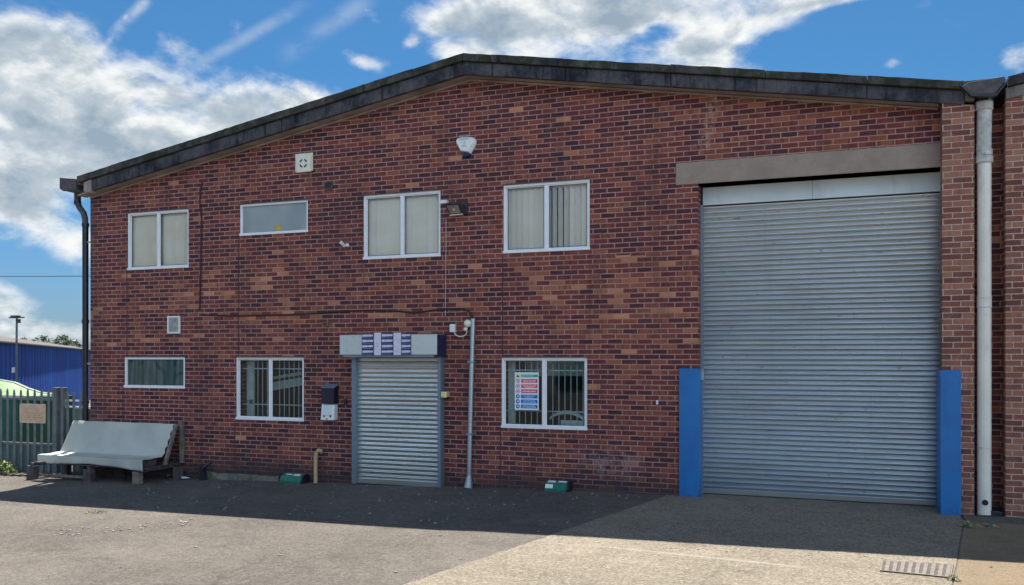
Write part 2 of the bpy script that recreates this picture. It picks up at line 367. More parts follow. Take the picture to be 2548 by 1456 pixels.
# ------------------------------------------------------------------ THE SETTING: ground
g = MB(); xs = [a for a, _ in GZ]; ys = [-900, 900]
for i in range(len(xs)-1):
    for j in range(len(ys)-1):
        g.quad((xs[i], ys[j], gz(xs[i])), (xs[i+1], ys[j], gz(xs[i+1])), (xs[i+1], ys[j+1], gz(xs[i+1])), (xs[i], ys[j+1], gz(xs[i])))
tag(g.build('ground', M_asph), kind='structure')
za = .056
A = G(1652, 1237); B = G(1006, 1456); C = G(2397, 1297); D = G(2368, 1456)
def ext(a, b, y): k = (y - a[1])/(b[1]-a[1]); return (a[0]+(b[0]-a[0])*k, y)
B2 = ext(A, B, -12.0); D2 = ext(C, D, -12.0)
# wavy worn left edge
edge = []
for i in range(60):
    k = i/59; e = (A[0]+(B2[0]-A[0])*k, A[1]+(B2[1]-A[1])*k)
    edge.append((e[0]+random.uniform(-.012, .012), e[1]))
ap = MB()
redge = [(C[0]+(D2[0]-C[0])*k/30+random.uniform(-.008,.008), C[1]+(D2[1]-C[1])*k/30) for k in range(31)]
poly = [(A[0], .5)] + edge + redge[::-1] + [(redge[0][0], C[1]), (redge[0][0], .5)]
ap.add([(x, y, za) for x, y in poly], [tuple(range(len(poly)))])
tag(ap.build('concrete_apron', M_apron), kind='structure')
sp = MB(); yb = C[1]+.02
poly = [(x+.014, y) for x, y in redge[::-1]] + [(redge[0][0]+.014, yb-.0), (16, yb-.0), (16, -12.0)]
sp.add([(x, y, za-.004) for x, y in poly], [tuple(range(len(poly)))])
tag(sp.build('side_pavement', M_side), kind='structure')
th = MB(); th.box(redge[0][0]+.02, 16, yb+.012, .5, -.1, .062)
tag(th.build('threshold_strip', M_strip), kind='structure')

# loose grit and litter on the ground
M_grit = simple('pale_grit', (.26, .245, .23), .9, var=.4, vscale=30)
gr = MB()
def scrap(x, y, s, z=None):
    z = (gz(x) if z is None else z) + .004; n = random.randint(4, 6); a0 = random.uniform(0, 6)
    top = [(x+cos(a0+2*pi*k/n)*s*random.uniform(.6, 1.2), y+sin(a0+2*pi*k/n)*s*random.uniform(.5, 1), z+s*random.uniform(.2, .5)) for k in range(n)]
    bot = [(p[0], p[1], z-.006) for p in top]
    gr.add(top+bot, [tuple(range(n))]+[(k, (k+1)%n, (k+1)%n+n, k+n) for k in range(n)])
for _ in range(260):
    x = random.uniform(-13, -2.6); y = random.uniform(-.75, -.05) if random.random() < .35 else random.uniform(-3.2, -.1)
    scrap(x, y, random.choice([.006, .008, .01, .016]))
for _ in range(60):
    k = random.random(); x, y = GQ(140+k*330+random.uniform(-15, 15), 1336-k*30+random.uniform(-9, 9)); scrap(x, y, random.choice([.01, .014, .022]))
for (px, py) in ((1100, 1340), (1300, 1432), (990, 1432), (1262, 1262), (950, 1253), (925, 1284), (1088, 1309), (585, 1245), (960, 1252), (490, 1369), (154, 1337), (183, 1340), (560, 1275), (1150, 1400), (700, 1390), (300, 1420)):
    x, y = GQ(px, py); scrap(x, y, random.uniform(.014, .026))
for _ in range(90):
    x = random.uniform(-2.2, 2.8); y = random.uniform(-3.6, -.45); scrap(x, y, random.choice([.006, .008, .012]), za)
tag(gr.build('loose_grit', M_grit), 'pale grit and crumbs of stone scattered over the yard', 'grit', kind='stuff')

# ------------------------------------------------------------------ the brick unit
XL = P(225, 600)[0]; XPL = P(2345, 600, -.28)[0]; XPR = P(2425, 600, -.28)[0]
XN = P(2503, 600, -.28)[0]
YF = -.28                                             # face of the fascia and of the piers
f1 = P(195, 440, YF); fr_ = P(1155, 134, YF); f2 = P(2400, 205, YF)
b1 = P(212, 479, YF); br_ = P(1152, 185, YF); b2 = P(2345, 256, YF)
XR = (fr_[0]+br_[0])/2
def line(a, b, x): return a[1]+(b[1]-a[1])*(x-a[0])/(b[0]-a[0])
def ztop(x): return line(f1, (XR, fr_[1]), x) if x < XR else line((XR, fr_[1]), f2, x)
def zbot(x): return line(b1, (XR, br_[1]), x) if x < XR else line((XR, br_[1]), b2, x)
unit = thing('brick_unit', (XR, 0, 0), 'two storey red brick industrial unit with a shallow gable and a wide roller shutter', 'building')

wins = {'U1': ((318,530),(470,519),(468,664),(316,670)), 'U2': ((597,509),(767,497),(765,578),(596,586)),
        'U3': ((905,486),(1097,474),(1095,640),(903,646)), 'U4': ((1253,462),(1468,446),(1467,622),(1251,631)),
        'L1': ((310,888),(461,889),(459,968),(308,963)), 'L2': ((590,889),(757,890),(755,1048),(584,1044)),
        'L3': ((1249,889),(1462,890),(1460,1071),(1246,1063))}
WR = {}
for k, (tl, tr, br, bl) in wins.items():
    tl, tr, br, bl = P(*tl), P(*tr), P(*br), P(*bl)
    WR[k] = ((tl[0]+bl[0])/2, (tr[0]+br[0])/2, (br[1]+bl[1])/2, (tl[1]+tr[1])/2)
# align rows
for row in (('U1','U3','U4'), ('L2','L3')):
    zt = sum(WR[k][3] for k in row)/len(row); zb = sum(WR[k][2] for k in row)/len(row)
    for k in row: WR[k] = (WR[k][0], WR[k][1], zb, zt)
DX0 = P(1736, 700)[0]; DX1 = XPL+.06
ZL0 = (P(1735,460)[1]+P(2345,413,0)[1])/2; ZL1 = (P(1682,409)[1]+P(2345,353)[1])/2
PX0 = Q(886, 1000, 0)[0]; PX1 = Q(1096, 1000, 0)[0]
opens = [WR[k] for k in WR] + [(DX0, DX1, -.5, ZL0), (PX0, PX1, -.5, 2.12)]
def wall_with_openings(x0, x1, ops, ztopf, y, thick, extra=()):
    mb = MB(); xs = sorted({x0, x1, *[o[0] for o in ops], *[o[1] for o in ops], *extra})
    xs = [x for x in xs if x0 <= x <= x1]
    for a, b in zip(xs, xs[1:]):
        mid = (a+b)/2; cuts = sorted([(o[2], o[3]) for o in ops if o[0] < mid < o[1]]); z = -.5
        for lo, hi in cuts:
            if lo > z: mb.quad((a, y, z), (b, y, z), (b, y, lo), (a, y, lo)); 
            z = hi
        mb.quad((a, y, z), (b, y, z), (b, y, ztopf(b)), (a, y, ztopf(a)))
    for (a, b, lo, hi) in ops:
        mb.quad((a, y, lo), (a, y, hi), (a, y+thick, hi), (a, y+thick, lo))
        mb.quad((b, y, lo), (b, y, hi), (b, y+thick, hi), (b, y+thick, lo))
        mb.quad((a, y, hi), (b, y, hi), (b, y+thick, hi), (a, y+thick, hi))
        mb.quad((a, y, lo), (b, y, lo), (b, y+thick, lo), (a, y+thick, lo))
    return mb
DEP = 26.0
w = wall_with_openings(XL, XN+.3, opens, lambda x: ztop(x)-.14 if x < XPR else f2[1]-.3, 0, .32, (XR, XPR))
zl = zbot(XL)
w.quad((XL, 0, -.5), (XL, DEP, -.5), (XL, DEP, zl+.05), (XL, 0, zl+.05))
w.quad((XL, DEP, -.5), (XPR, DEP, -.5), (XPR, DEP, 5.2), (XL, DEP, 5.2))
w.add([(XL, DEP, 5.2), (XPR, DEP, 5.2), (XR, DEP, ztop(XR)-.2)], [(0,1,2)])
w.quad((XPR, .33, -.5), (XPR, DEP, -.5), (XPR, DEP, 5.2), (XPR, .33, 5.2))
def recalc_skip(mb, name, mats, parent):
    me = bpy.data.meshes.new(name); o3 = ORI[parent.as_pointer()]
    me.from_pydata([(x-o3[0], y-o3[1], z-o3[2]) for x, y, z in mb.v], [], mb.f)
    for mt in mats: me.materials.append(mt)
    o = bpy.data.objects.new(name, me); COL.objects.link(o); o.parent = parent; ORI[o.as_pointer()] = o3; return o
wall = recalc_skip(w, 'wall', [M_brick], unit)
pz = zbot(XPL)+.02
MB().prism([(XPL, -.5), (XPR, -.5), (XPR, line((XR, br_[1]), b2, XPR)-.0), (XPL, pz)], YF+.02, -.002).build('brick_pier', M_pier, unit)

# roof
def rz(x): return ztop(x)-.05
XGL = XL-.16
rf = MB()
for a, b in ((XGL, XR), (XR, XPR+.05)):
    n = 1
    rf.add([(a, YF+.05, rz(a)), (b, YF+.05, rz(b)), (b, DEP+.2, rz(b)), (a, DEP+.2, rz(a)),
            (a, YF+.05, rz(a)-.07), (b, YF+.05, rz(b)-.07), (b, DEP+.2, rz(b)-.07), (a, DEP+.2, rz(a)-.07)],
           [(0,1,2,3),(7,6,5,4),(0,4,5,1),(1,5,6,2),(2,6,7,3),(3,7,4,0)])
rf.build('roof', M_roof, unit)

# fascia: lower sooty panels, joints between them, and the mossy verge cappings standing proud on top
def slope_poly(x0, x1, t0, t1, jag=0):
    """band between fractions t0 (below) and t1 (above) of the fascia height"""
    def z(x, t): return zbot(x)+(ztop(x)-zbot(x))*t
    return [(x0, z(x0, t0)), (x1, z(x1, t0)), (x1, z(x1, t1)), (x0, z(x0, t1))]
XE = P(212, 470, YF)[0]; XV = Q(2412, 215, YF)[0]
leftj = [XE+.16] + [P(px, 400, YF)[0] for px in (430, 700, 950)] + [XR]
rightj = [XR] + [Q(px, 150, YF)[0] for px in (1230, 1413, 1677, 2166)] + [XV]
for js, nm in ((leftj, 'fascia'), (rightj, 'fascia')):
    mb = MB()
    for i, (a, b) in enumerate(zip(js, js[1:])):
        d = random.uniform(-.006, .006); ga = .0 if a == XR else .009; gb = 0 if b == XR else .009
        mb.prism(slope_poly(a+ga, b-gb, .0, .62), YF+d, YF+.07)
    mb.build(nm, M_fascia, unit, bevel=.006)
backm = MB()
backm.prism(slope_poly(XE+.17, XR, .04, .9), YF+.03, YF+.12); backm.prism(slope_poly(XR, XV, .04, .9), YF+.03, YF+.12)
backm.build('fascia_backing', M_black, unit)
for a0, b0, px in ((f1[0], XR, (280, 400, 560, 730, 900, 1030)), (XR, XV, (1222, 1405, 1669, 1905, 2158))):
    js = [a0] + [P(p, 300, YF)[0] for p in px] + [b0]; mb = MB()
    for i, (a, b) in enumerate(zip(js, js[1:])):
        n = max(2, int((b-a)/.12)); d = (i % 2)*.004
        top = []; 
        for k in range(n+1):
            x = a+.003+(b-a-.006)*k/n; top.append((x, ztop(x)+d+random.uniform(-.003, .006)))
        zb = lambda x: zbot(x)+(ztop(x)-zbot(x))*.64
        poly = [(a+.003, zb(a)), (b-.003, zb(b))] + top[::-1]
        nn = len(poly)
        mb.prism(poly, YF-.045-d, YF+.10)
    mb.build('verge_capping', M_verge, unit, bevel=.008)
# soffit board under the overhang
for a, b in ((XL-.1, XR), (XR, XPL-.03)):
    mb = MB(); s0, s1 = zbot(a), zbot(b); 
    mb.add([(a, YF+.075, s0+.01), (b, YF+.075, s1+.01), (b, .01, s1+.01), (a, .01, s0+.01),
            (a, YF+.075, s0+.035), (b, YF+.075, s1+.035), (b, .01, s1+.035), (a, .01, s0+.035)],
           [(0,1,2,3),(4,5,6,7),(0,1,5,4),(1,2,6,5),(2,3,7,6),(3,0,4,7)])
    mb.build('soffit_board', M_soffit, unit)
mb = MB(); mb.prism(slope_poly(XL+.02, XR, -.10, -.005), -.03, -.003); mb.prism(slope_poly(XR, XPL-.03, -.085, -.005), -.03, -.003)
mb.build('soffit_batten', M_soffit, unit)
# eaves end block, gutter end
eb = MB(); z0, z1 = P(205, 480, YF)[1], P(205, 455, YF)[1]
eb.prism([(XE-.02, z0+.02), (XE+.155, z0-.02), (XE+.155, z1+.05), (XE-.02, z1)], YF-.02, YF+.1)
eb.build('kneeler_block', M_soffit, unit, bevel=.008)
gx0, gz1 = P(168, 447, -.1); gx1, gz0 = P(206, 476, -.1)
gt = MB()
gp = [(gx0, gz0+.05), (gx0+.08, gz0-.0), (gx1, gz0), (gx1, gz1-.06), (gx1-.02, gz1-.06), (gx1-.03, gz0+.05), (gx0+.05, gz0+.07), (gx0+.03, gz1), (gx0, gz1)]
gt.prism(gp, YF+.05, DEP); gt.prism([(gx0-.004, gz0+.04), (gx0+.08, gz0-.006), (gx1+.02, gz0-.006), (gx1+.02, gz1-.05), (gx0-.004, gz1+.004)], YF-.0, YF+.05)
gt.build('eaves_gutter', M_cast, unit, bevel=.006)

# door lintel, movement joints, plinth
MB().box(P(1682, 430)[0], XPL+.02, -.012, .3, ZL0, ZL1).build('lintel', M_lintel, unit, bevel=.008)
def joint(x, z0, z1, wd=.017):
    MB().box(x-wd/2, x+wd/2, -.0025, .01, z0, z1).build('movement_joint', M_joint, unit)
W_ = WR
joint(W_['U1'][0]-.012, W_['L1'][3], W_['U1'][2]-.02); joint(W_['L1'][0]-.03, -.4, W_['L1'][2]-.03)
joint(W_['U2'][0]-.02, W_['L2'][3]+.0, W_['U2'][2]-.03); joint(W_['L2'][0]-.02, -.4, W_['L2'][2]-.03)
joint(W_['U2'][0]-.02, W_['U2'][3]+.02, W_['U2'][3]+.35, .006)
joint(W_['U3'][0]-.0, 2.5, W_['U3'][2]-.03, .008)
joint(W_['U4'][0]-.01, W_['L3'][3]+.0, W_['U4'][2]-.03); joint(W_['L3'][0]-.015, -.4, W_['L3'][2]-.03, .016)
joint(W_['U4'][1]+.0, W_['L3'][3]+.0, W_['U4'][2]-.03, .005); joint(W_['L3'][1]+.01, .1, W_['L3'][2]-.03, .004)
pl = MB(); pa, pb = Q(512, 1190)[0], Q(700, 1190)[0]
n = 16; top = [(pa+(pb-pa)*k/n, .005+random.uniform(-.015, .012)+(.02 if k < 3 else 0)) for k in range(n+1)]
pl.prism([(pa, -.4), (pb, -.4)]+top[::-1], -.05, .002); pl.build('concrete_plinth', M_plinth, unit, bevel=.008)

# windows
def pane(x0, x1, y, z0, z1, mt, fo):
    mb = MB(); mb.quad((x0, y, z0), (x1, y, z0), (x1, y, z1), (x0, y, z1)); return recalc_skip(mb, 'pane', [mt], fo)
def window(k, two, fr=.036, glassm=None, sashes=True):
    x0, x1, z0, z1 = WR[k]; f = MB(); yo, yi = .012, .075
    f.box(x0, x1, yo, yi, z1-fr, z1); f.box(x0-.004, x1+.004, yo-.022, yi, z0-.004, z0+fr*1.1)
    f.box(x0, x0+fr, yo+.001, yi-.001, z0+fr*1.1, z1-fr); f.box(x1-fr, x1, yo+.001, yi-.001, z0+fr*1.1, z1-fr)
    xm = (x0+x1)/2
    if two:
        f.box(xm-.027, xm+.027, yo+.004, yi-.004, z0+fr*1.1, z1-fr)
    fo = f.build('window', M_white, unit, bevel=.004)
    if two:                                          # sliding sashes
        for (a, b, y) in ((x0+fr, xm-.027, .052), (xm+.027, x1-fr, .030)):
            s = MB(); w_ = .017; zb, zt = z0+fr*1.1, z1-fr
            s.box(a, b, y, y+.02, zt-w_, zt); s.box(a, b, y, y+.02, zb, zb+w_); s.box(a, a+w_, y+.001, y+.019, zb+w_, zt-w_); s.box(b-w_, b, y+.001, y+.019, zb+w_, zt-w_)
            s.build('sash', M_white, fo, bevel=.003)
            gk = MB(); q_ = .007
            for (ga, gb, gc, gd) in ((a+w_, b-w_, zt-w_-q_, zt-w_), (a+w_, b-w_, zb+w_, zb+w_+q_), (a+w_, a+w_+q_, zb+w_+q_, zt-w_-q_), (b-w_-q_, b-w_, zb+w_+q_, zt-w_-q_)): gk.box(ga, gb, y+.004, y+.0095, gc, gd)
            gk.build('gasket', M_black, fo)
            pane(a+w_*.6, b-w_*.6, y+.01, zb+w_*.6, zt-w_*.6, glassm, fo)
    else:
        pane(x0+fr*.8, x1-fr*.8, .046, z0+fr, z1-fr*.8, glassm, fo)
    sl = MB(); sl.box(x0-.012, x1+.012, -.018, .012, z1+.001, z1+.016); sl.build('drip_head', M_cast, fo)
    return fo
def blind(k, fo, tilt=.45, gap=None, right_darker=False):
    x0, x1, z0, z1 = WR[k]; mb = MB(); x = x0+.06; i = 0
    while x < x1-.06:
        a = tilt+random.uniform(-.16, .16); hw = .046
        if gap and gap[0] < x < gap[1]: a += .5
        mb.quad((x-hw*cos(a), .105-hw*sin(a), z0+.05), (x+hw*cos(a), .105+hw*sin(a), z0+.05), (x+hw*cos(a)+random.uniform(-.003,.003), .105+hw*sin(a), z1-.07), (x-hw*cos(a), .105-hw*sin(a), z1-.07))
        x += .094; i += 1
    mb.box(x0+.04, x1-.04, .12, .16, z1-.07, z1-.04)
    mb.build('blind', M_blind, fo)
def bars(k, fo, n=6):
    x0, x1, z0, z1 = WR[k]; mb = MB(); xm = (x0+x1)/2
    for a, b in ((x0+.05, xm), (xm, x1-.05)):
        for i in range(1, n+1):
            x = a+(b-a)*i/(n+.6); mb.tube([(x, .16, z0), (x, .16, z1)], .0075, 6)
    for z in (z1-.2, z0+.26): mb.box(x0, x1, .168, .174, z-.009, z+.009)
    mb.build('security_bars', M_steelbar, fo)
u1 = window('U1', True, glassm=M_glassb); blind('U1', u1, .35)
u2 = window('U2', False, glassm=M_glassb)
x0, x1, z0, z1 = WR['U2']; MB().box(x0+.03, x1-.03, .06, .066, z0+.03, z1-.03).build('frosted_film', M_frost, u2)
u3 = window('U3', True, glassm=M_glassb); blind('U3', u3, .3)
u4 = window('U4', True, glassm=M_glassb); blind('U4', u4, .5, gap=((WR['U4'][0]+WR['U4'][1])/2, (WR['U4'][0]+WR['U4'][1])/2+.35))
l1 = window('L1', False, fr=.044, glassm=M_glass)
x0, x1, z0, z1 = WR['L1']; MB().box(x0+.03, x1-.03, .06, .066, z0+.03, z1-.03).build('frosted_film', M_frostd, l1)
l2 = window('L2', True, glassm=M_glass); bars('L2', l2)
l3 = window('L3', True, glassm=M_glass); bars('L3', l3)

# rooms behind the windows
rm = MB()
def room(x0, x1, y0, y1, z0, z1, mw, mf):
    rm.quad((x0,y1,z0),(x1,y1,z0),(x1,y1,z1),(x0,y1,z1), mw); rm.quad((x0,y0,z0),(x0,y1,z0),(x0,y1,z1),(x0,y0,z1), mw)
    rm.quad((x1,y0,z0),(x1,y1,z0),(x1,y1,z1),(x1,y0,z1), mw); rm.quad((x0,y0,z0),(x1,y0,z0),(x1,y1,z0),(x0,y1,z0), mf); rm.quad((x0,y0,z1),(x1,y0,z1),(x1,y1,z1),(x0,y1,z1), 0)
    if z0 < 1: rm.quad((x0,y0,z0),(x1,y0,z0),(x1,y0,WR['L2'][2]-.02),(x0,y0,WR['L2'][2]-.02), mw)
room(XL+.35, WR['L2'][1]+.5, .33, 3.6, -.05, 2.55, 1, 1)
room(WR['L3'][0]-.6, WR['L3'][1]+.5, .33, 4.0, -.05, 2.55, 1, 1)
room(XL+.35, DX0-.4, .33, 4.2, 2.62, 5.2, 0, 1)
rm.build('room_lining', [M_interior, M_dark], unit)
# pale window boards and reveals inside
rv = MB()
x0, x1, z0, z1 = WR['L2']; rv.box(x0-.12, x0+.16, .30, .325, z0, z1); rv.box(x0, x1, .12, .325, z0-.02, z0-.001)
rv.box(x0+.03, x0+.14, .285, .30, z0+.26, z0+.33, 1)
rv.add([(x0+.1, .9, z1-.62), (x1+.3, .9, z1-.36), (x1+.3, .94, z1-.22), (x0+.1, .94, z1-.46)], [(0,1,2,3)])  # tilted pale boards, made up to suggest a band reflected in the panes
rv.add([(x0+.1, .88, z1-.42), (x1+.3, .88, z1-.18), (x1+.3, .9, z1-.11), (x0+.1, .9, z1-.36)], [(0,1,2,3)])
rv.build('lining_with_added_boards', [M_interior, M_dark], unit); rv = MB()
x0, x1, z0, z1 = WR['L3']; rv.box(x0-.12, x0+.12, .30, .325, z0, z1); rv.box(x0, x1, .12, .325, z0-.02, z0-.001)
rv.box(x0+.1, x1+.2, .9, 1.0, z1-.3, z1+.3)
rv.build('lining_with_added_boards', [M_interior, M_dark], unit)
# things standing inside, one of them a made-up shape
tb = MB(); tx = (WR['U2'][0]+WR['U2'][1])/2; tz = WR['U2'][2]+.048
tb.prism([(tx+.0, tz), (tx+.12, tz), (tx+.115, tz+.09), (tx+.08, tz+.12), (tx+.03, tz+.11)], .052, .058)
tag(tb.build('sponge', M_yellow), 'yellow sponge behind the frosted upper window', 'sponge')
x0, x1, z0, z1 = WR['L3']; xm = (x0+x1)/2
dk = MB(); n = 14  # curved shape made up to suggest a car reflected in the pane
for i in range(n):
    a, b = i/n, (i+1)/n; h = lambda k: z0+.16+.10*sin(pi*min(1, k*1.15))**.6
    xa, xb = xm+.02+a*.62, xm+.02+b*.62
    dk.add([(xa, .24, h(a)), (xb, .24, h(b)), (xb, .29, h(b)+.01), (xa, .29, h(a)+.01), (xa, .24, h(a)-.045), (xb, .24, h(b)-.045)], [(0,1,2,3), (4,5,1,0)])
dk.box(xm+.2, xm+.55, .245, .28, z0+.0, z0+.12)
tag(dk.build('car_reflection_shape', M_whitep, smooth=False), 'glossy white curved object lying inside the barred window with the safety sign', 'object')

# safety sign in the window
M_red = simple('sign_red', (.62, .06, .11), .4, var=.05); M_bl = simple('sign_blue', (.01, .12, .42), .4, var=.05)
M_grn = simple('sign_green', (.03, .33, .23), .4, var=.05); M_pink = simple('sign_pink_print', (.85, .45, .5), .5); M_lbl = simple('sign_blue_print', (.30, .55, .85), .5)
M_signw = simple('sign_white', (.68, .80, .84), .35, var=.04)
M_mint = simple('sign_mint_print', (.3, .62, .52), .5)
sa, sb = Q(1286, 931, .03), Q(1346, 1026, .03)
sx0, sx1, sz1, sz0 = sa[0], sb[0], sa[1], sb[1]; SW, SH = sx1-sx0, sz1-sz0
sg = MB(); sg.box(sx0, sx1, .044, .050, sz0, sz1, 0)
def sr(u0, u1, v0, v1, m, k=0): sg.box(sx0+SW*u0, sx0+SW*u1, .0435-k*.0008, .0442, sz1-SH*v1, sz1-SH*v0, m)
def words(u0, u1, v0, v1, m, n):
    ws = [random.uniform(.6, 1.5) for _ in range(n)]; T = sum(ws); u = u0
    for w_ in ws:
        e = u+(u1-u0)*w_/T; sr(u, e-(u1-u0)*.035, v0+random.uniform(0, .003), v1, m, 1); u = e
sr(.26, .97, .055, .125, 3)
words(.3, .82, .077, .103, 7, 5)
def disc(cu, cv, r, m, k=0, n=14, ri=0, yy=None):
    y = .0430-k*.0007
    c = [(sx0+SW*cu+cos(2*pi*i/n)*SW*r, y, sz1-SH*cv+sin(2*pi*i/n)*SW*r) for i in range(n)]
    sg.add(c, [tuple(range(n))[::-1]], m)
sg.add([(sx0+SW*.03, .043, sz1-SH*.135), (sx0+SW*.24, .043, sz1-SH*.135), (sx0+SW*.135, .043, sz1-SH*.03)], [(0,1,2)], 6)
disc(.135, .105, .04, 5, 1)
for i in range(3):
    v = .175+i*.138; sr(.27, .95, v, v+.1, 1)
    disc(.13, v+.05, .085, 1); disc(.13, v+.05, .062, 0, 1); disc(.135, v+.05, .03, 5, 2)
    if i == 0: words(.33, .9, v+.018, v+.044, 8, 4); words(.36, .88, v+.056, v+.082, 8, 4)
    if i == 1: words(.31, .92, v+.012, v+.035, 8, 5); words(.36, .9, v+.042, v+.064, 8, 4); words(.42, .84, v+.07, v+.09, 8, 3)
    if i == 2: words(.33, .9, v+.032, v+.07, 8, 2)
for i in range(3):
    v = .59+i*.133; sr(.26, .95, v, v+.1, 2)
    disc(.13, v+.05, .085, 2); disc(.14, v+.048, .035, 0, 1)
    words(.35, .87, v+.02, v+.042, 9, 4); words(.42 if i == 0 else .33, .78 if i == 0 else .9, v+.056, v+.078, 9, 3 + i % 2)
sign = sg.build('safety_sign', [M_signw, M_red, M_bl, M_grn, M_interior, M_black, M_yellow, M_mint, M_pink, M_lbl])
tag(sign, 'white safety sign with green, red and blue bars fixed inside the lower window', 'sign')

# big loading shutter
YS = .34
sx0_, sx1_ = DX0-.0, DX1+.0
pitch = .0715; zb0 = .13; zt0 = P(2345, 477, .33)[1]+.02
def curtain(x0, x1, z0, z1, pitch, prof, y, mat, parent, name):
    mb = MB(); z = z0; n = int(round((z1-z0)/pitch)); np_ = len(prof)
    for i in range(n):
        dy = random.uniform(-.002, .002)
        v = []
        for (a, d) in prof: v += [(x0, y-d+dy, z+a*pitch), (x1, y-d-dy, z+a*pitch)]
        mb.add(v, [(2*k, 2*k+1, 2*k+3, 2*k+2) for k in range(np_-1)])
        z += pitch
    o = recalc_skip(mb, name, [mat], parent); o.data.shade_smooth(); o.data.set_sharp_from_angle(angle=radians(50)); return o
prof_big = [(0, 0), (.10, .005), (.30, .015), (.50, .0235), (.60, .0275), (.67, .028), (.74, .025), (.84, .015), (.93, .004), (1, 0)]
ls = curtain(sx0_-.02, sx1_+.02, zb0, zt0, pitch, prof_big, YS, M_shut, unit, 'loading_shutter')
MB().box(sx0_+.005, sx1_, YS-.03, YS+.01, .066, zb0+.01).build('bottom_rail', M_shut, ls, bevel=.004)
MB().box(sx0_-.3, sx1_+.3, YS+.03, YS+.06, -.3, 5.0).build('shutter_backing', M_dark, unit)
hp = MB(); hz0 = P(2345, 477, .3)[1]+.005; hz1 = P(2345, 428, .3)[1]; xm = (DX0+DX1)/2-.05
hp.box(DX0+.03, xm-.002, .28, .31, hz0, hz1); hp.box(xm+.002, DX1+.02, .28, .31, hz0, hz1)
hp.build('head_panel', M_panel, unit, bevel=.003)
gr_ = MB(); gr_.box(DX0+.0015, DX0+.035, .25, .36, .05, hz0-.0); gr_.build('guide_rail', M_rail, unit)
lk = MB(); lk.box(DX0+.018, DX0+.05, .20, .248, 1.72, 1.88); lk.build('lock_plate', M_pole, unit, bevel=.004)

# blue corner guards
gx = P(1690, 1000, -.03)[0]; gzt = P(1712, 918, -.03)[1]; gxr = P(1736.5, 1000, -.03)[0]
cg = MB(); cg.box(gx, gxr+.006, -.035, .0, -.1, gzt); cg.box(DX0+.0015, gxr+.012, -.034, .27, -.1, gzt-.002)
cg.box(gx, gxr+.012, -.036, .0, gzt, gzt+.006)
[cg.tube([(gx+.03+q_*.2, -.035, z_), (gx+.03+q_*.2, -.044, z_)], .012, 8) for q_ in (0, 1) for z_ in (.25, 1.0, 1.75)]
cgt = cg.build('corner_guard', M_blue, bevel=.006); tag(cgt, 'blue painted steel corner guard on the brick jamb to the left of the loading shutter', 'corner guard', 'blue guards beside the loading shutter')
gx0b = P(2340, 1000, -.31)[0]; gx1b = P(2391, 1000, -.31)[0]; gzt2 = P(2365, 921, -.31)[1]
cg = MB(); cg.box(gx0b, gx1b, -.315, -.262, -.1, gzt2); cg.box(gx0b, XPL-.003, -.262, .25, -.1, gzt2-.002)
[cg.tube([(gx0b+.03+q_*.19, -.315, z_), (gx0b+.03+q_*.19, -.324, z_)], .012, 8) for q_ in (0, 1) for z_ in (.25, 1.0, 1.75)]
cgt2 = cg.build('corner_guard', M_blue, bevel=.006); tag(cgt2, 'blue painted steel corner guard on the brick pier to the right of the loading shutter', 'corner guard', 'blue guards beside the loading shutter')

# personnel door shutter
yb_ = -.33
bx0, bx1 = Q(849, 860, yb_)[0], Q(1092, 860, yb_)[0]; bz1 = Q(970, 836.5, yb_)[1]; bz0 = Q(970, 887, yb_)[1]
sb_ = MB(); sb_.box(bx0, bx1, yb_, -.003, bz0, bz1)
sbo = sb_.build('shutter_box', M_box, unit, bevel=.006)
MB().box(bx1+.001, bx1+.012, yb_+.01, -.005, bz0-.03, bz1-.01).build('box_end_plate', M_navy, sbo)
MB().box(bx0+.05, bx1-.06, yb_+.02, -.05, bz0-.04, bz0-.002).build('box_lip', M_rail, sbo)
MB().box(bx0-.002, bx1+.012, yb_-.004, -.004, bz1+.001, bz1+.012).build('box_flashing', M_cast, sbo)
def strip(px0, px1, py0, py1, kind):
    a = Q(px0, py0, yb_); b_ = Q(px1, py1, yb_); x0, x1, z1, z0 = a[0], b_[0], a[1], b_[1]
    mb = MB(); mb.box(x0, x1, yb_-.008, yb_-.004, z0, z1, 0)
    if kind == 'navy':
        n = 4; h = (z1-z0)/n
        for i in range(n):
            zc = z1-h*(i+.42)
            x = x0+.012
            while x < x1-.016:
                w_ = random.uniform(.010, .017); hh = h*random.uniform(.17, .25)
                k = (x-x0)/(x1-x0); lo = hh*(1-.35*k)
                mb.box(x, min(x+w_, x1-.01), yb_-.0098, yb_-.0079, zc-lo, zc+hh, 1); x += w_+.0012
            mb.box(x0+.012, x1-.03, yb_-.0092, yb_-.0079, zc-h*.46, zc-h*.41, 2)
        return mb.build('sticker', [M_navytape, M_lav, M_ink], sbo)
    for i in range(4):
        zz = z1-(z1-z0)*(.25+.2*i)+random.uniform(-.01, .01); xx = x0+random.uniform(.01, .05)
        mb.box(xx, xx+random.uniform(.02, .05), yb_-.0092, yb_-.0079, zz, zz+.006, 1)
    return mb.build('sticker', [M_lav, M_ink], sbo)
strip(905, 935, 834, 887, 'navy'); strip(936, 953, 832, 888, 'w'); strip(953.5, 984, 833, 887, 'navy'); strip(984.5, 1003, 832, 888, 'w'); strip(1003.5, 1028, 833, 887, 'navy')
cx0, cx1 = Q(889, 1000, -.08)[0], Q(1096, 1000, -.08)[0]; gl_ = gz((cx0+cx1)/2)
prof_s = [(0, .0), (.20, .004), (.54, .013), (.55, .027), (.58, .031), (.65, .031), (.70, .027), (.84, .006), (.90, .001), (1, .0)]
ps = curtain(cx0, cx1, gl_+.09, bz0+.02, .0742, prof_s, -.075, M_shut2, unit, 'door_shutter')
MB().box(cx0, cx1, -.10, -.07, gl_+.008, gl_+.092).build('bottom_rail', M_shut2, ps, bevel=.004)
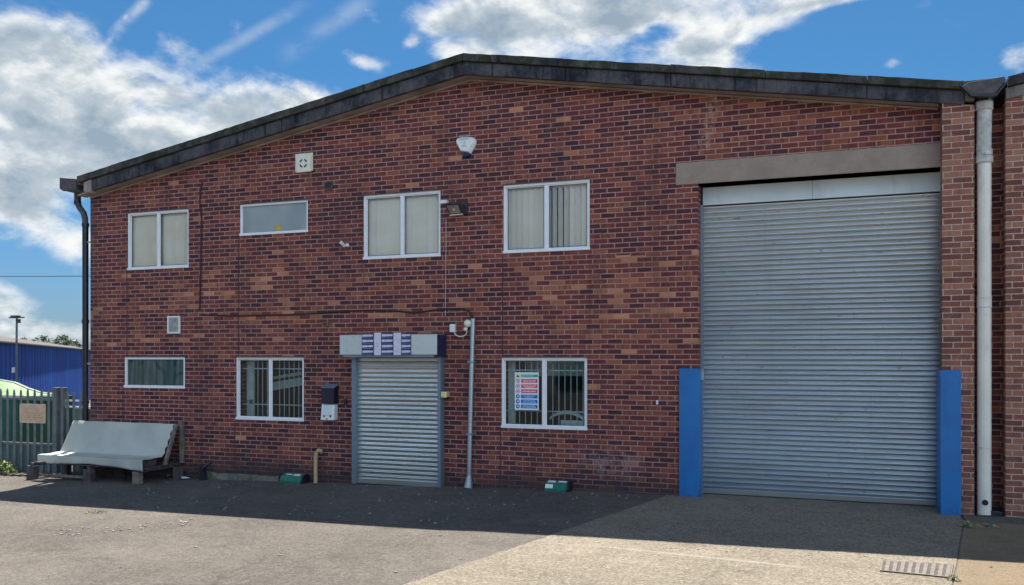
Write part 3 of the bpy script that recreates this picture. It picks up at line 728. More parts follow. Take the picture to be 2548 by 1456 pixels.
MB().box(cx0-.05, cx1+.05, -.05, -.004, -.2, bz0).build('shutter_backing', M_dark, unit)
r0, r1 = Q(879, 1000, -.15)[0], Q(889.5, 1000, -.15)[0]
MB().box(r0, r1, -.15, -.003, gl_, bz0-.003).build('guide_rail', M_rail, unit, bevel=.003)
r0, r1 = Q(1093.5, 1000, -.15)[0], Q(1101, 1000, -.15)[0]
MB().box(r0, r1, -.15, -.003, gl_, bz0-.003).build('guide_rail', M_rail, unit, bevel=.003)

# ------------------------------------------------------------------ neighbouring unit
nb = thing('neighbouring_unit', (XN+7, 0, 0), 'neighbouring red brick unit with grey concrete fascia cut off by the right edge', 'building')
XNR = XN+14.8; XNM = XN+7.4
n0 = Q(2515, 194, YF); n1 = Q(2560, 180, YF); m0 = Q(2515, 252, YF); m1 = Q(2560, 245, YF)
sl_ = (fr_[1]-f2[1])/(f2[0]-XR)
def nzt(x): return n0[1]+(x-n0[0])*sl_ if x < XNM else n0[1]+(2*XNM-x-n0[0])*sl_
def nzb(x): return nzt(x)-(n0[1]-m0[1])*.93
w2 = MB(); w2.quad((XN+.3, 0, -.5), (XNM, 0, -.5), (XNM, 0, nzb(XNM)+.1), (XN+.3, 0, nzb(XN)+.1)); w2.quad((XNM, 0, -.5), (XNR, 0, -.5), (XNR, 0, nzb(XNR)+.1), (XNM, 0, nzb(XNM)+.1))
w2.quad((XNR, 0, -.5), (XNR, DEP, -.5), (XNR, DEP, 5.3), (XNR, 0, 5.3)); w2.quad((XN, DEP, -.5), (XNR, DEP, -.5), (XNR, DEP, 5.3), (XN, DEP, 5.3))
recalc_skip(w2, 'wall', [M_brick], nb)
MB().prism([(XN, -.5), (XN+.62, -.5), (XN+.62, nzb(XN+.62)), (XN, nzb(XN))], YF+.02, -.002).build('brick_pier', M_pier, nb)
MB().prism([(XNR-.5, -.5), (XNR, -.5), (XNR, nzb(XNR)), (XNR-.5, nzb(XNR-.5))], YF+.02, -.002).build('brick_pier', M_pier, nb)
fb = MB(); fb.prism([(XN, nzb(XN)), (XNM, nzb(XNM)), (XNM, nzt(XNM)-.13), (XN, nzt(XN)-.13)], YF, YF+.1); fb.prism([(XNM, nzb(XNM)), (XNR, nzb(XNR)), (XNR, nzt(XNR)-.13), (XNM, nzt(XNM)-.13)], YF, YF+.1)
fb.build('fascia', M_padend, nb, bevel=.006)
vb = MB(); vb.prism([(XN+.02, nzt(XN)-.12), (XNM, nzt(XNM)-.12), (XNM, nzt(XNM)), (XN+.02, nzt(XN+.02))], YF-.04, YF+.1); vb.prism([(XNM, nzt(XNM)-.12), (XNR, nzt(XNR)-.12), (XNR, nzt(XNR)), (XNM, nzt(XNM))], YF-.04, YF+.1)
vb.build('verge_capping', M_verge, nb, bevel=.006)
r2 = MB()
for a, b in ((XN-.1, XNM), (XNM, XNR+.1)):
    r2.add([(a, YF+.05, nzt(a)-.05), (b, YF+.05, nzt(b)-.05), (b, DEP, nzt(b)-.05), (a, DEP, nzt(a)-.05)], [(0,1,2,3)])
r2.build('roof', M_roof, nb)

# fascia return over the pier (paler) and valley hopper
fe = MB(); fe.prism([(XV+.002, zbot(XPL)-.0), (XPR, zbot(XPL)-.01), (XPR, f2[1]-.16), (XV+.002, f2[1]-.10)], YF+.002, YF+.1)
fe.build('fascia_end_block', M_padend, unit, bevel=.006)
vg = thing('valley_hopper', (Q(2460, 236, -.3)[0], -.3, Q(2460, 236)[1]), 'dark concrete valley hopper between the two roofs above the pale downpipe', 'hopper')
yh = -.42
hA, hB, hC, hD = Q(2405, 216, yh), Q(2431, 237, yh), Q(2487, 236, yh), Q(2516, 200, yh)
tp0, tp1 = Q(2412, 201, yh), Q(2514, 190, yh)
MB().prism([(hA[0], hA[1]), (hB[0], hB[1]), (hC[0], hC[1]), (hD[0], hD[1]), (hD[0]-.02, hD[1]+.05), (tp0[0]+.04, hA[1]+.045)], yh, .3).build('trough', M_cast, vg, bevel=.01)
MB().prism([(hA[0]-.03, hA[1]+.01), (hB[0]-.01, hB[1]-.025), (hC[0]+.02, hC[1]-.025), (hD[0]+.03, hD[1]+.0), (hD[0]+.03, hD[1]+.025), (hC[0]+.01, hC[1]+.0), (hB[0], hB[1]+.0), (hA[0]-.02, hA[1]+.035)], yh-.02, yh+.05).build('rim', M_black, vg, bevel=.004)
vtop = MB(); vtop.add([(tp0[0], yh+.1, tp0[1]+.02), (tp1[0], yh+.1, tp1[1]), (hD[0]-.02, yh+.02, hD[1]+.05), (tp0[0]+.04, yh+.02, hA[1]+.045)], [(0,1,2,3)])
MB().prism([(hA[0]+.02, hA[1]+.03), (hD[0]-.02, hD[1]+.03), (tp1[0], tp1[1]), (tp0[0], tp0[1])], yh+.03, yh+.25).build('capping', M_verge, vg, bevel=.01)
pxc = Q(2460.5, 400, -.2)[0]
MB().tube([(pxc, -.2, hB[1]+.02), (pxc, -.2, Q(2460, 258, -.2)[1])], .105, 14).build('outlet', M_black, vg, smooth=True)

dp = thing('rainwater_pipe', (pxc, -.2, .06), 'tall pale cream rainwater downpipe between the two brick piers', 'downpipe')
def zq(py, y=-.2): return Q(2460, py, y)[1]
def collar(z0, z1, r, m, name='collar'):
    mb = MB(); mb.tube([(pxc, -.2, z0), (pxc, -.2, z0+.012), (pxc, -.2, z0+.02), (pxc, -.2, z1-.02), (pxc, -.2, z1-.012), (pxc, -.2, z1)], [r-.012, r, r-.004, r-.004, r, r-.01], 24)
    mb.build(name, m, dp, smooth=True)
MB().tube([(pxc-.008, -.2, zq(405)), (pxc+.004, -.2, zq(262))], .087, 24).build('upper_pipe', M_greypipe, dp, smooth=True)
MB().tube([(pxc, -.2, .06), (pxc, -.2, zq(404))], .082, 24).build('lower_pipe', M_cream, dp, smooth=True)
collar(zq(277), zq(254), .106, M_greypipe); collar(zq(391), zq(373), .098, M_greypipe); collar(zq(409), zq(392), .105, M_greypipe)
collar(zq(770), zq(741), .090, M_cream); collar(zq(1121), zq(1119), .0855, M_greypipe)
ez = zq(1254); ey = -.2-.082
mb = MB(); mb.tube([(pxc-.0, ey+.02, ez), (pxc-.0, ey-.012, ez)], .036, 18); mb.tube([(pxc, ey-.01, ez), (pxc, ey-.018, ez)], .012, 10)
mb.build('access_cap', M_black, dp, smooth=True)
MB().box(pxc-.12, pxc+.12, -.32, -.06, .058, .075).build('base_shoe', M_black, dp, bevel=.006)

# black downpipe on the left corner
yl = .1
def LP(px, py): a = P(px, py, yl); return (a[0], yl, a[1])
bp = thing('black_downpipe', LP(213, 1150), 'black downpipe with a swan neck on the far left corner of the brick unit', 'downpipe')
MB().tube([(LP(212.5,562)[0], yl, LP(212,562)[2]), (LP(213, 1150)[0], yl, -.3)], .056, 14).build('pipe', M_black, bp, smooth=True)
MB().tube([LP(193, 474), LP(193, 500), LP(194, 508), LP(199, 518), LP(208, 530), LP(212, 545), LP(212.5, 566)], [.062, .062, .056, .056, .056, .056, .056], 14).build('swan_neck', M_cast, bp, smooth=True)
for py in (505, 560, 800, 1000):
    a = LP(193 if py == 505 else 212.7, py); MB().tube([(a[0], yl, a[2]-.03), (a[0], yl, a[2]+.03)], .068, 14).build('pipe_collar', M_black, bp, smooth=True)
for py in (603, 905):
    a = LP(219, py); MB().box(a[0]-.03, XL+.01, yl-.012, yl+.012, a[2]-.015, a[2]+.015).build('bracket', M_pole, bp)

# ------------------------------------------------------------------ wall mounted things
def wp(px, py, y=0.0): a = Q(px, py, y); return (a[0], y, a[1])
# extractor vent with round louvre
a, b_ = P(738, 387, -.03), P(774, 427, -.03); c_ = ((a[0]+b_[0])/2, 0, (a[1]+b_[1])/2)
v = thing('extractor_vent', c_, 'square cream extractor vent with round dark slots high on the wall', 'vent')
MB().box(a[0]-.04, b_[0]+.02, -.012, -.001, b_[1]+.02, a[1]+.03).build('back_plate', M_ivory, v, bevel=.003)
MB().box(a[0], b_[0], -.045, -.012, b_[1], a[1]).build('cover', M_ivory, v, bevel=.01)
for k in range(4):
    mb = MB()
    for j in range(5):
        a0 = pi/2*k+.25+j*.2; a1 = a0+.2; r0_, r1_ = .052, .078
        mb.add([(c_[0]+cos(q)*r, -.0475, c_[2]+sin(q)*r) for q, r in ((a0, r0_), (a1, r0_), (a1, r1_), (a0, r1_))] + [(c_[0]+cos(q)*r, -.044, c_[2]+sin(q)*r) for q, r in ((a0, r0_), (a1, r0_), (a1, r1_), (a0, r1_))], [(0,1,2,3), (0,1,5,4), (2,3,7,6)])
    mb.build('slot', M_black, v)
# small dark vent
a, b_ = P(808, 453, -.02), P(826, 471, -.02); c_ = ((a[0]+b_[0])/2, 0, (a[1]+b_[1])/2)
v = thing('flue_vent', c_, 'small dark square flue outlet under the roofline right of the frosted window', 'vent')
mb = MB(); t_ = .018; mb.box(a[0], b_[0], -.03, -.001, a[1]-t_, a[1]); mb.box(a[0], b_[0], -.03, -.001, b_[1], b_[1]+t_); mb.box(a[0], a[0]+t_, -.03, -.001, b_[1]+t_, a[1]-t_); mb.box(b_[0]-t_, b_[0], -.03, -.001, b_[1]+t_, a[1]-t_)
mb.build('surround', M_cast, v); mb = MB(); mb.tube([(c_[0], -.004, c_[2]), (c_[0], -.02, c_[2])], .05, 14); mb.build('flue_hole', M_black, v)
# louvred vent
a, b_ = P(416, 787, -.03), P(447, 830, -.03); c_ = ((a[0]+b_[0])/2, 0, (a[1]+b_[1])/2)
v = thing('louvre_vent', c_, 'white ribbed louvre vent on the wall above the lower left window', 'vent')
mb = MB(); t_ = .03; mb.box(a[0], b_[0], -.035, -.001, a[1]-t_, a[1]); mb.box(a[0], b_[0], -.035, -.001, b_[1], b_[1]+t_); mb.box(a[0], a[0]+t_, -.034, -.001, b_[1]+t_, a[1]-t_); mb.box(b_[0]-t_, b_[0], -.034, -.001, b_[1]+t_, a[1]-t_)
mb.build('surround', M_whitep, v, bevel=.005)
mb = MB(); n = 8
for i in range(n):
    x = a[0]+t_+(b_[0]-a[0]-2*t_)*(i+.5)/n; mb.box(x-.006, x+.006, -.028, -.004, b_[1]+t_, a[1]-t_)
mb.box(a[0]+t_, b_[0]-t_, -.004, -.001, b_[1]+t_, a[1]-t_)
mb.build('louvres', M_greypipe, v)
# alarm box
pts = [(1140, 352), (1144, 346), (1155, 343), (1180, 342), (1185, 346), (1187.5, 352), (1187, 358), (1174, 383), (1152, 380), (1141, 358)]
pw = [Q(x, y, -.07) for x, y in pts]; cxx = sum(p[0] for p in pw)/10; czz = sum(p[1] for p in pw)/10
v = thing('alarm_box', (cxx, 0, czz), 'white shield shaped alarm box with faded lettering near the gable top', 'alarm')
mb = MB(); inn = [(cxx+(x-cxx)*.86-.015, czz+(z-czz)*.86+.005) for x, z in pw]; n = 10
vv = [(x, -.002, z) for x, z in pw] + [(x, -.03, z) for x, z in pw] + [(x, -.085, z) for x, z in inn]
mb.add(vv, [(i, (i+1)%n, (i+1)%n+n, i+n) for i in range(n)] + [(i+n, (i+1)%n+n, (i+1)%n+2*n, i+2*n) for i in range(n)] + [tuple(range(2*n, 3*n))])
mb.build('cover', M_whitep, v, bevel=.006)
def glyphs(mb, x0, x1, z, h, y, m=0, n=8):
    w_ = (x1-x0)/n
    for i in range(n):
        x = x0+i*w_; k = random.random(); t_ = w_*.2
        mb.box(x, x+t_, y, y+.002, z, z+h, m)
        if k < .7: mb.box(x+t_, x+w_*.75, y+.0002, y+.002, z+h-t_, z+h, m)
        if k > .3: mb.box(x+t_, x+w_*.75, y+.0002, y+.002, z, z+t_, m)
        if k > .15: mb.box(x+w_*.75-t_, x+w_*.75, y, y+.002, z+t_, z+h-t_, m)
for g_ in ((-.105, .07, .085, .032, 8), (-.11, .075, .035, .032, 9), (-.05, .01, -.02, .028, 2), (-.06, .02, -.07, .028, 4)):
    mb = MB(); glyphs(mb, cxx+g_[0], cxx+g_[1], czz+g_[2], g_[3], -.0872, n=g_[4]); mb.build('lettering', M_inkg, v)
q = [Q(x, y, -.06) for x, y in ((1154, 380), (1174, 383), (1172, 391), (1160, 392), (1156, 386))]
MB().prism(q[::-1], -.07, -.002).build('strobe', M_navy, v, bevel=.004)
# bullet camera
v = thing('security_camera', wp(862, 612), 'small white bullet camera pointing down left of the upper double window', 'camera')
c0 = wp(853, 607, -.16); c1 = wp(861, 615, -.07)
MB().tube([c0, c1], .028, 14).build('body', M_whitep, v, smooth=True); MB().tube([(c0[0]-.012, c0[1]-.006, c0[2]+.012), c0], .031, 14).build('hood', M_whitep, v, smooth=True)
MB().tube([c1, wp(869, 614, -.002)], .012, 8).build('bracket', M_whitep, v, smooth=True); a = wp(869, 613, 0); MB().tube([(a[0], -.015, a[2]), (a[0], -.001, a[2])], .03, 14).build('base', M_whitep, v, smooth=True)
# floodlight
v = thing('floodlight', wp(1133, 520), 'black floodlight with a square lens tilted down between the two upper double windows', 'floodlight')
h = [wp(1111, 511, -.30), wp(1148, 509, -.30), wp(1157, 535, -.16), wp(1124, 538, -.16)]
def off(p, d): return (p[0]+d[0], p[1]+d[1], p[2]+d[2])
bk = (0.02, .06, .035)
mb = MB(); vv = h+[off(p, bk) for p in h]; mb.add(vv, [(0,1,2,3),(7,6,5,4),(0,4,5,1),(1,5,6,2),(2,6,7,3),(3,7,4,0)]); mb.build('housing', M_darkgrey, v, bevel=.006)
cc = Vector((sum(p[0] for p in h)/4, sum(p[1] for p in h)/4, sum(p[2] for p in h)/4))
nn = (Vector(h[1])-Vector(h[0])).cross(Vector(h[3])-Vector(h[0])).normalized()
if nn.y > 0: nn = -nn
l = [tuple(cc+(Vector(p)-cc)*.78+nn*.004) for p in h]; MB().add(l, [(0,1,2,3)]).build('lens', M_lens, v)
mb = MB(); led = [tuple(cc+(Vector(p)-cc)*.16+nn*.008) for p in h]; mb.add(led, [(0,1,2,3)]); mb.build('light_chip', M_ivory, v)
mb = MB(); e0, e1 = Vector(h[3]), Vector(h[2]); mb.tube([tuple(e0+nn*.006), tuple(e1+nn*.006)], .008, 6); mb.build('lower_trim', M_ivory, v)
mb = MB(); a = wp(1112, 506, -.02); mb.box(a[0]-.045, a[0]+.06, -.09, -.001, a[2]-.025, a[2]+.025); mb.build('junction_box', M_whitep, v, bevel=.005)
mb = MB(); mb.tube([wp(1160, 515, -.002), wp(1158, 517, -.12), off(h[1], (.0, .07, .0))], .014, 8); a = wp(1166, 520); mb.box(a[0]-.05, a[0]+.03, -.03, -.001, a[2]-.1, a[2]+.09); mb.build('bracket', M_darkgrey, v)
# letterbox hood with white meter box below
v = thing('intercom_box', wp(820, 1000), 'dark blue hooded keypad box above a white box with two keyholes beside the door shutter', 'box')
a, b_ = Q(803.5, 970, -.15), Q(835, 1009, -.15)
mb = MB(); mb.prismx([(-.15, b_[1]), (-.002, b_[1]), (-.002, a[1]+.055), (-.15, a[1])], a[0], b_[0]); mb.build('hood', M_hood, v, bevel=.006)
mb = MB(); mb.prismx([(-.156, a[1]+.003), (-.002, a[1]+.058), (-.002, a[1]+.066), (-.156, a[1]+.011)], a[0]-.004, b_[0]+.004); mb.build('hood_top', M_rail, v)
a2, b2_ = Q(802.5, 1014, -.12), Q(835, 1051, -.12); mb = MB()
mb.prismx([(-.135, b2_[1]), (-.002, b2_[1]), (-.002, a2[1]+.02), (-.10, a2[1]+.02)], a2[0], b2_[0]); mb.build('white_box', M_whitep, v, bevel=.008)
mb = MB(); mb.prismx([(-.140, b2_[1]+.075), (-.12, b2_[1]+.075), (-.10, a2[1]-.0), (-.113, a2[1]-.0)], a2[0]+.05, b2_[0]-.055); mb.build('raised_front', M_panel, v, bevel=.006)
for px in (809.8, 826.3): q_ = Q(px, 1040.5, -.135); MB().box(q_[0]-.011, q_[0]+.011, -.141, -.125, q_[1]-.018, q_[1]+.018).build('keyhole', M_black, v, bevel=.004)
q_ = Q(817, 1047.5, -.135); MB().box(q_[0]-.018, q_[0]+.018, -.141, -.13, q_[1]-.008, q_[1]+.008).build('latch', M_black, v, bevel=.003)
# dark key switch + yellow isolator
v = thing('key_switch', wp(864, 1004), 'small black key switch on the brick between hooded box and door shutter', 'switch')
a = wp(863, 1004, -.03); MB().box(a[0]-.028, a[0]+.022, -.035, -.001, a[2]-.045, a[2]+.04).build('case', M_black, v, bevel=.006); MB().tube([(a[0], -.05, a[2]-.02), (a[0]+.03, -.03, a[2]-.05)], .01, 8).build('key', M_black, v)
v = thing('yellow_switch', wp(1112, 987), 'white switch box with a yellow front on the right rail of the door shutter', 'switch')
a = wp(1109, 987, -.19); MB().box(a[0]-.045, a[0]+.045, -.20, -.152, a[2]-.045, a[2]+.045).build('case', M_ivory, v, bevel=.01); MB().box(a[0]-.026, a[0]+.02, -.206, -.1995, a[2]-.03, a[2]+.03).build('front', M_yellow, v, bevel=.004)
a = wp(1120, 985, -.02); MB().box(a[0]-.05, a[0]+.03, -.08, -.002, a[2]-.05, a[2]+.04).build('rear_box', M_ochre, v, bevel=.01)
# tiny white wall tag
a = wp(1643, 1006, 0); v = thing('wall_tag', a, 'tiny white tag on the brick between the barred window and the blue guard', 'tag')
MB().box(a[0]-.016, a[0]+.016, -.008, -.001, a[2]-.03, a[2]+.03).build('plate', M_label, v, bevel=.002); MB().box(a[0]-.012, a[0]+.012, -.0095, -.0078, a[2]-.004, a[2]+.003).build('print', M_ink, v)
# bent bracket above the hood and old dry stub
a = wp(818, 808, 0); v = thing('wall_bracket', a, 'small pale angled bracket left on the wall above the hooded box', 'bracket')
MB().box(a[0]-.10, a[0]+.10, -.03, -.001, a[2]-.0, a[2]+.02).build('arm', M_plinth, v, bevel=.003); MB().box(a[0]+.0, a[0]+.025, -.028, -.001, a[2]-.075, a[2]-.001).build('leg', M_plinth, v, bevel=.003)

# steel pole conduit
v = thing('steel_conduit', wp(1172, 1215, -.1), 'galvanised steel pole standing against the wall right of the door shutter', 'pole')
MB().tube([wp(1182.5, 797, -.06), wp(1177, 1000, -.06), wp(1172.5, 1190, -.06)], .037, 16).build('pole', M_pole, v, smooth=True)
mb = MB(); a = wp(1173, 1190, -.06); b_ = wp(1170.5, 1216, -.12); mb.tube([a, (b_[0], b_[1], gz(b_[0])-.01)], [.042, .075], 16); mb.build('flared_foot', M_pole, v, smooth=True)
for py in (905, 1085): a = wp(1179-(py-905)*.02, py, -.06); MB().box(a[0]-.06, a[0]+.06, -.10, -.001, a[2]-.012, a[2]+.012).build('clip', M_rail, v)
# sensor with junction box and looping cable
v = thing('motion_sensor', wp(1150, 820), 'white dome sensor with a small box and a looped cable beside the steel pole', 'sensor')
a = wp(1132, 819, -.04); MB().box(a[0]-.045, a[0]+.045, -.07, -.001, a[2]-.075, a[2]+.055).build('junction_box', M_whitep, v, bevel=.01)
def ball(c, r, sx=1, sz=1, n=12, mat=None, name='dome', parent=None):
    mb = MB(); pts = [(c[0]+r*sx*sin(pi*i/n)*cos(2*pi*k/n), c[1]+r*sin(pi*i/n)*sin(2*pi*k/n), c[2]+r*sz*cos(pi*i/n)) for i in range(1, n) for k in range(n)]
    pts += [(c[0], c[1], c[2]+r*sz), (c[0], c[1], c[2]-r*sz)]; T, B_ = len(pts)-2, len(pts)-1
    f = [(i*n+k, i*n+(k+1)%n, (i+1)*n+(k+1)%n, (i+1)*n+k) for i in range(n-2) for k in range(n)] + [(T, (k+1)%n, k) for k in range(n)] + [(B_, (n-2)*n+k, (n-2)*n+(k+1)%n) for k in range(n)]
    mb.add(pts, f); return mb.build(name, mat, parent, smooth=True)
ball(wp(1169, 809, -.09), .06, 1, 1.05, mat=M_ivory, name='dome', parent=v); ball(wp(1164, 823, -.07), .036, mat=M_ivory, name='sensor_eye', parent=v)
MB().tube([wp(x, y, -.05) for x, y in ((1135, 829), (1137, 834), (1141, 839), (1149, 842), (1158, 841), (1165, 836), (1168, 828))], .009, 8).build('cable_loop', M_ivory, v, smooth=True)
# cables
cab = [(505, 455), (501, 480), (499, 505), (504, 547), (503, 600), (502, 648), (500, 720), (499, 775)]
tag(MB().tube([wp(x, y, -.014) for x, y in cab], .013, 6).build('hanging_cable', M_cable, smooth=True), 'thin black cable running straight down the wall right of the upper left window', 'cable')
cab = [(499, 787), (550, 789), (598, 789.5), (660, 788), (718, 787), (765, 785), (806, 782), (859, 778), (930, 775.5), (985, 777), (1036, 782), (1060, 779), (1089, 775), (1120, 772.5), (1149, 772), (1163, 774), (1173, 780), (1181, 792), (1182, 800)]
tag(MB().tube([wp(x, y, -.014 if x < 1160 else -.05) for x, y in cab], .014, 6).build('wall_cable', M_cable, smooth=True), 'black cable sagging across the wall to the top of the steel pole', 'cable')
tag(MB().tube([wp(1115, 545, -.008), wp(1115, 620, -.008), wp(1114, 720, -.008), wp(1113, 790, -.008)], .005, 6).build('lamp_cable', M_greypipe, smooth=True), 'thin grey cable running down from the floodlight', 'cable')
# ochre vent pipe
v = thing('vent_pipe', wp(790, 1205, -.1), 'ochre plastic vent pipe bending into the wall left of the door shutter', 'pipe')
g0 = wp(789, 1205, -.09); MB().tube([(g0[0], -.09, gz(g0[0])-.02), wp(789, 1146, -.09)], .034, 14).build('riser', M_ochre, v, smooth=True)
MB().tube([wp(789, 1148, -.09), wp(789.5, 1140, -.09), wp(791.5, 1131, -.09), wp(796, 1125, -.085), wp(801, 1127, -.06), wp(803, 1131, -.01)], .036, 14).build('elbow', M_ochre, v, smooth=True)
a = wp(789, 1146, -.09); MB().tube([(a[0], -.09, a[2]-.01), (a[0], -.09, a[2]+.008)], .039, 14).build('socket', M_ochre, v, smooth=True)

# bait boxes
def bait(px0, px1, py, label, lab2):
    a = Q(px0, py, -.22)[0]; b_ = Q(px1, py, -.22)[0]; g_ = gz(a); L = b_-a
    v = thing('bait_box', ((a+b_)/2, -.15, g_), label, 'bait box', 'green bait boxes at the foot of the wall')
    pr = [(-.25, g_), (-.02, g_), (-.02, g_+.14), (-.10, g_+.155), (-.20, g_+.125), (-.25, g_+.045)]
    MB().prismx(pr, a, b_-.035).build('body', M_green, v, bevel=.008)
    p2 = [(y*1.02-.003, g_+(z-g_)*1.03) for y, z in pr]; MB().prismx(p2, b_-.035, b_).build('end_cap', M_black, v, bevel=.006)
    mb = MB()
    def onface(x0, x1, k0, k1, f):       # f: 0 lower front, 1 upper slope
        P0, P1 = (pr[5], pr[4]) if f == 0 else (pr[4], pr[3])
        n_ = Vector((0, -(P1[1]-P0[1]), (P1[0]-P0[0]))).normalized()*.003
        if n_.z < 0: n_ = -n_
        q = [(x, P0[0]+(P1[0]-P0[0])*k+n_.y, P0[1]+(P1[1]-P0[1])*k+n_.z) for x, k in ((x0, k0), (x1, k0), (x1, k1), (x0, k1))]
        mb.add(q, [(0,1,2,3)])
    for (u0, u1, k0, k1, f) in lab2: onface(a+L*u0, a+L*u1, k0, k1, f)
    mb.build('label', M_label, v)
bait(701, 757, 1200, 'green and black bait box on the ground left of the ochre vent pipe', [(.15, .42, .35, .8, 1), (.5, .8, .1, .85, 1)])
bait(1362, 1422, 1225, 'green bait box with white labels on the ground below the window with the safety sign', [(.03, .34, .12, .8, 0), (.08, .4, .15, .8, 1), (.52, .85, .35, .85, 1)])

# broken black post stub and rubble by the plinth
a = wp(513, 1192, -.15); v = thing('black_boot_scraper', (a[0], -.15, gz(a[0])), 'black bent metal stub leaning at the wall beside the draped rack', 'metal stub')
x = a[0]; g_ = gz(x); mb = MB(); mb.add([(x-.09, -.2, g_), (x+.02, -.2, g_), (x-.02, -.2, g_+.24), (x-.08, -.2, g_+.26), (x-.09, -.12, g_), (x+.02, -.12, g_), (x-.02, -.12, g_+.24), (x-.08, -.12, g_+.26)], [(0,1,2,3),(7,6,5,4),(0,4,5,1),(1,5,6,2),(2,6,7,3),(3,7,4,0)]); mb.build('upright', M_black, v, bevel=.004)
mb = MB(); mb.tube([(x-.04, -.17, g_+.20), (x+.14, -.14, g_+.33)], [.03, .018], 8); mb.build('arm', M_black, v)

# ------------------------------------------------------------------ draped rack
RX0, RX1 = -13.75, -11.33
rk = thing('timber_rack', (-12.5, -.5, gz(-12.5)), 'weathered timber pallet rack with sloping back standing against the left end of the wall', 'rack')
def tbx(name, x0, x1, y0, y1, z0, z1, m=M_timberd): MB().box(x0, x1, y0, y1, z0, z1).build(name, m, rk, bevel=.006)
for (xc, w_) in ((-13.98, .17), (-12.62, .17), (-11.52, .13)):
    xc_ = xc; g_ = gz(xc_); tbx('foot', xc_-w_/2, xc_+w_/2, -.90, -.78, g_-.02, .07 if xc != -11.52 else .08, M_timber if xc == -11.52 else M_timberd)
for xc in (-13.9, -12.6, -11.25): tbx('foot', xc-.07, xc+.07, -.22, -.10, gz(xc)-.02, .09)
for xc in (-13.95, -12.6, -11.4): tbx('bearer', xc-.04, xc+.04, -.88, -.10, .071, .125)
for y in (-.9, -.68, -.46, -.2): tbx('deck_board', RX0-.12, RX1+.08, y, y+.1, .126, .15)
tbx('lower_board', -13.95, -12.62, -.78, -.76, gz(-13)-.02+.06, gz(-13)+.09, M_timber)
for xc in (-13.62, -12.5, -11.26):
    tbx('upright', xc-.03, xc+.035, -.085, -.02, .151, .9 if xc == -11.26 else .80, M_timber)
    if xc != -11.26: continue
    MB().add([(xc-.03, -.215, .86), (xc+.02, -.215, .86), (xc+.02, -.16, .86), (xc-.03, -.16, .86), (xc-.03, -.50, .16), (xc+.02, -.50, .16), (xc+.02, -.43, .16), (xc-.03, -.43, .16)], [(0,1,2,3),(4,5,6,7),(0,1,5,4),(1,2,6,5),(2,3,7,6),(3,0,4,7)]).build('brace', M_timber, rk, bevel=.004)
for xc in (-13.6, -12.5, -11.45): tbx('seat_bearer', xc-.03, xc+.03, -.88, -.5, .151, .255)
# grey sheet: profile along y/z, grid along x
m, t, b = material('grey_sheet'); M_sheet = m; p = t.pos()
c = t.mix(t.sm(t.noise(p, 1.5, 4, .55), .35, .65), (.35, .38, .345), (.44, .465, .42))
cr = t.sm(t.noise(t.vm('MULTIPLY', p, (2.0, 1, .5)), 2.2, 5, .7, .6), .60, .68); c = t.mix(t.m('MULTIPLY', cr, .3), c, (.24, .27, .27))
t.inp(b.inputs['Base Color'], c); b.inputs['Roughness'].default_value = .6
t.inp(b.inputs['Normal'], t.bump(t.noise(p, 3.0, 3, .6, .8), .5, .03))
prof = []
for k in range(3): prof.append((-.14-.03*k, .835+.012*k))
for k in range(1, 15): kk = k/14; prof.append((-.22-(.25)*kk, .865-(.865-.30)*kk - .02*sin(pi*kk)))
for k in range(1, 8): kk = k/7; prof.append((-.47-.46*kk, .30-.012*kk+ .006*sin(9*kk)))
nskirt = 5
sh = MB(); NXS = 60; rows = []
for i in range(NXS+1):
    k = i/NXS; x = RX0+(RX1-RX0)*k; row = []
    for j, (y, z) in enumerate(prof):
        fold = .002*sin(17*k+j*.5)+.0015*sin(41*k-j*.8)
        lean = (j/len(prof)); xx = x - .0*lean + .05*(1-lean)*(1 if k < .02 else 0)
        edge = .02*sin(j*1.9) if i == NXS else 0
        row.append((xx+edge+.04*(1-lean), y+fold*.6, z+fold+0))
    bot = .155 - .02*sin(k*5) if k < .12 else (.135+.035*sin((k-.1)*pi*1.15) - .05*max(0, k-.55)*1.6)
    if k < .10: bot = .17
    for j in range(1, nskirt+1):
        kk = j/nskirt; row.append((x, -.935-.012*sin(23*k)*kk, .286-(.286-bot)*kk))
    rows.append(row)
nr = len(rows[0]); sh.v = [p_ for r_ in rows for p_ in r_]
sh.f = [[i*nr+j, (i+1)*nr+j, (i+1)*nr+j+1, i*nr+j+1] for i in range(NXS) for j in range(nr-1)]; sh.m = [0]*len(sh.f)
so = sh.build('grey_cover_sheet', M_sheet, smooth=True); sd = so.modifiers.new('solid', 'SOLIDIFY'); sd.thickness = .008
tag(so, 'pale grey sheet draped over the timber rack like a bench cover', 'sheet')
for i, (px, py, L, lb) in enumerate(((425, 1193, .16, 'flattened pale scrap on the ground under the right end of the rack'), (462, 1199, .2, 'crumpled pale wrapper on the ground right of the rack feet'))):
    x, y = GQ(px, py); mb = MB(); n = 7; z = gz(x)+.006
    tp = [(x+cos(2*pi*k/n)*L*random.uniform(.35, .6), y+sin(2*pi*k/n)*L*.35*random.uniform(.6, 1.2), z+random.uniform(.005, .04)) for k in range(n)]
    mb.add(tp+[(x, y, z+.05)], [(k, (k+1) % n, n) for k in range(n)]); o = mb.build('litter_scrap', M_lav); o.modifiers.new('s', 'SOLIDIFY').thickness = .003
    tag(o, lb, 'litter', 'litter beside the rack')
for i, (px, py, lb) in enumerate(((2455, 1292, 0), (2470, 1297, 0))): pass
a = GQ(2487, 1293); v = MB(); v.box(a[0]-.07, a[0]+.09, a[1]-.0, a[1]+.12, .063, .115); v.box(a[0]-.05, a[0]+.06, a[1]-.006, a[1]+.02, .115, .128)
tag(v.build('drain_block', M_black, bevel=.008), 'small dark block lying at the foot of the right brick pier', 'block')

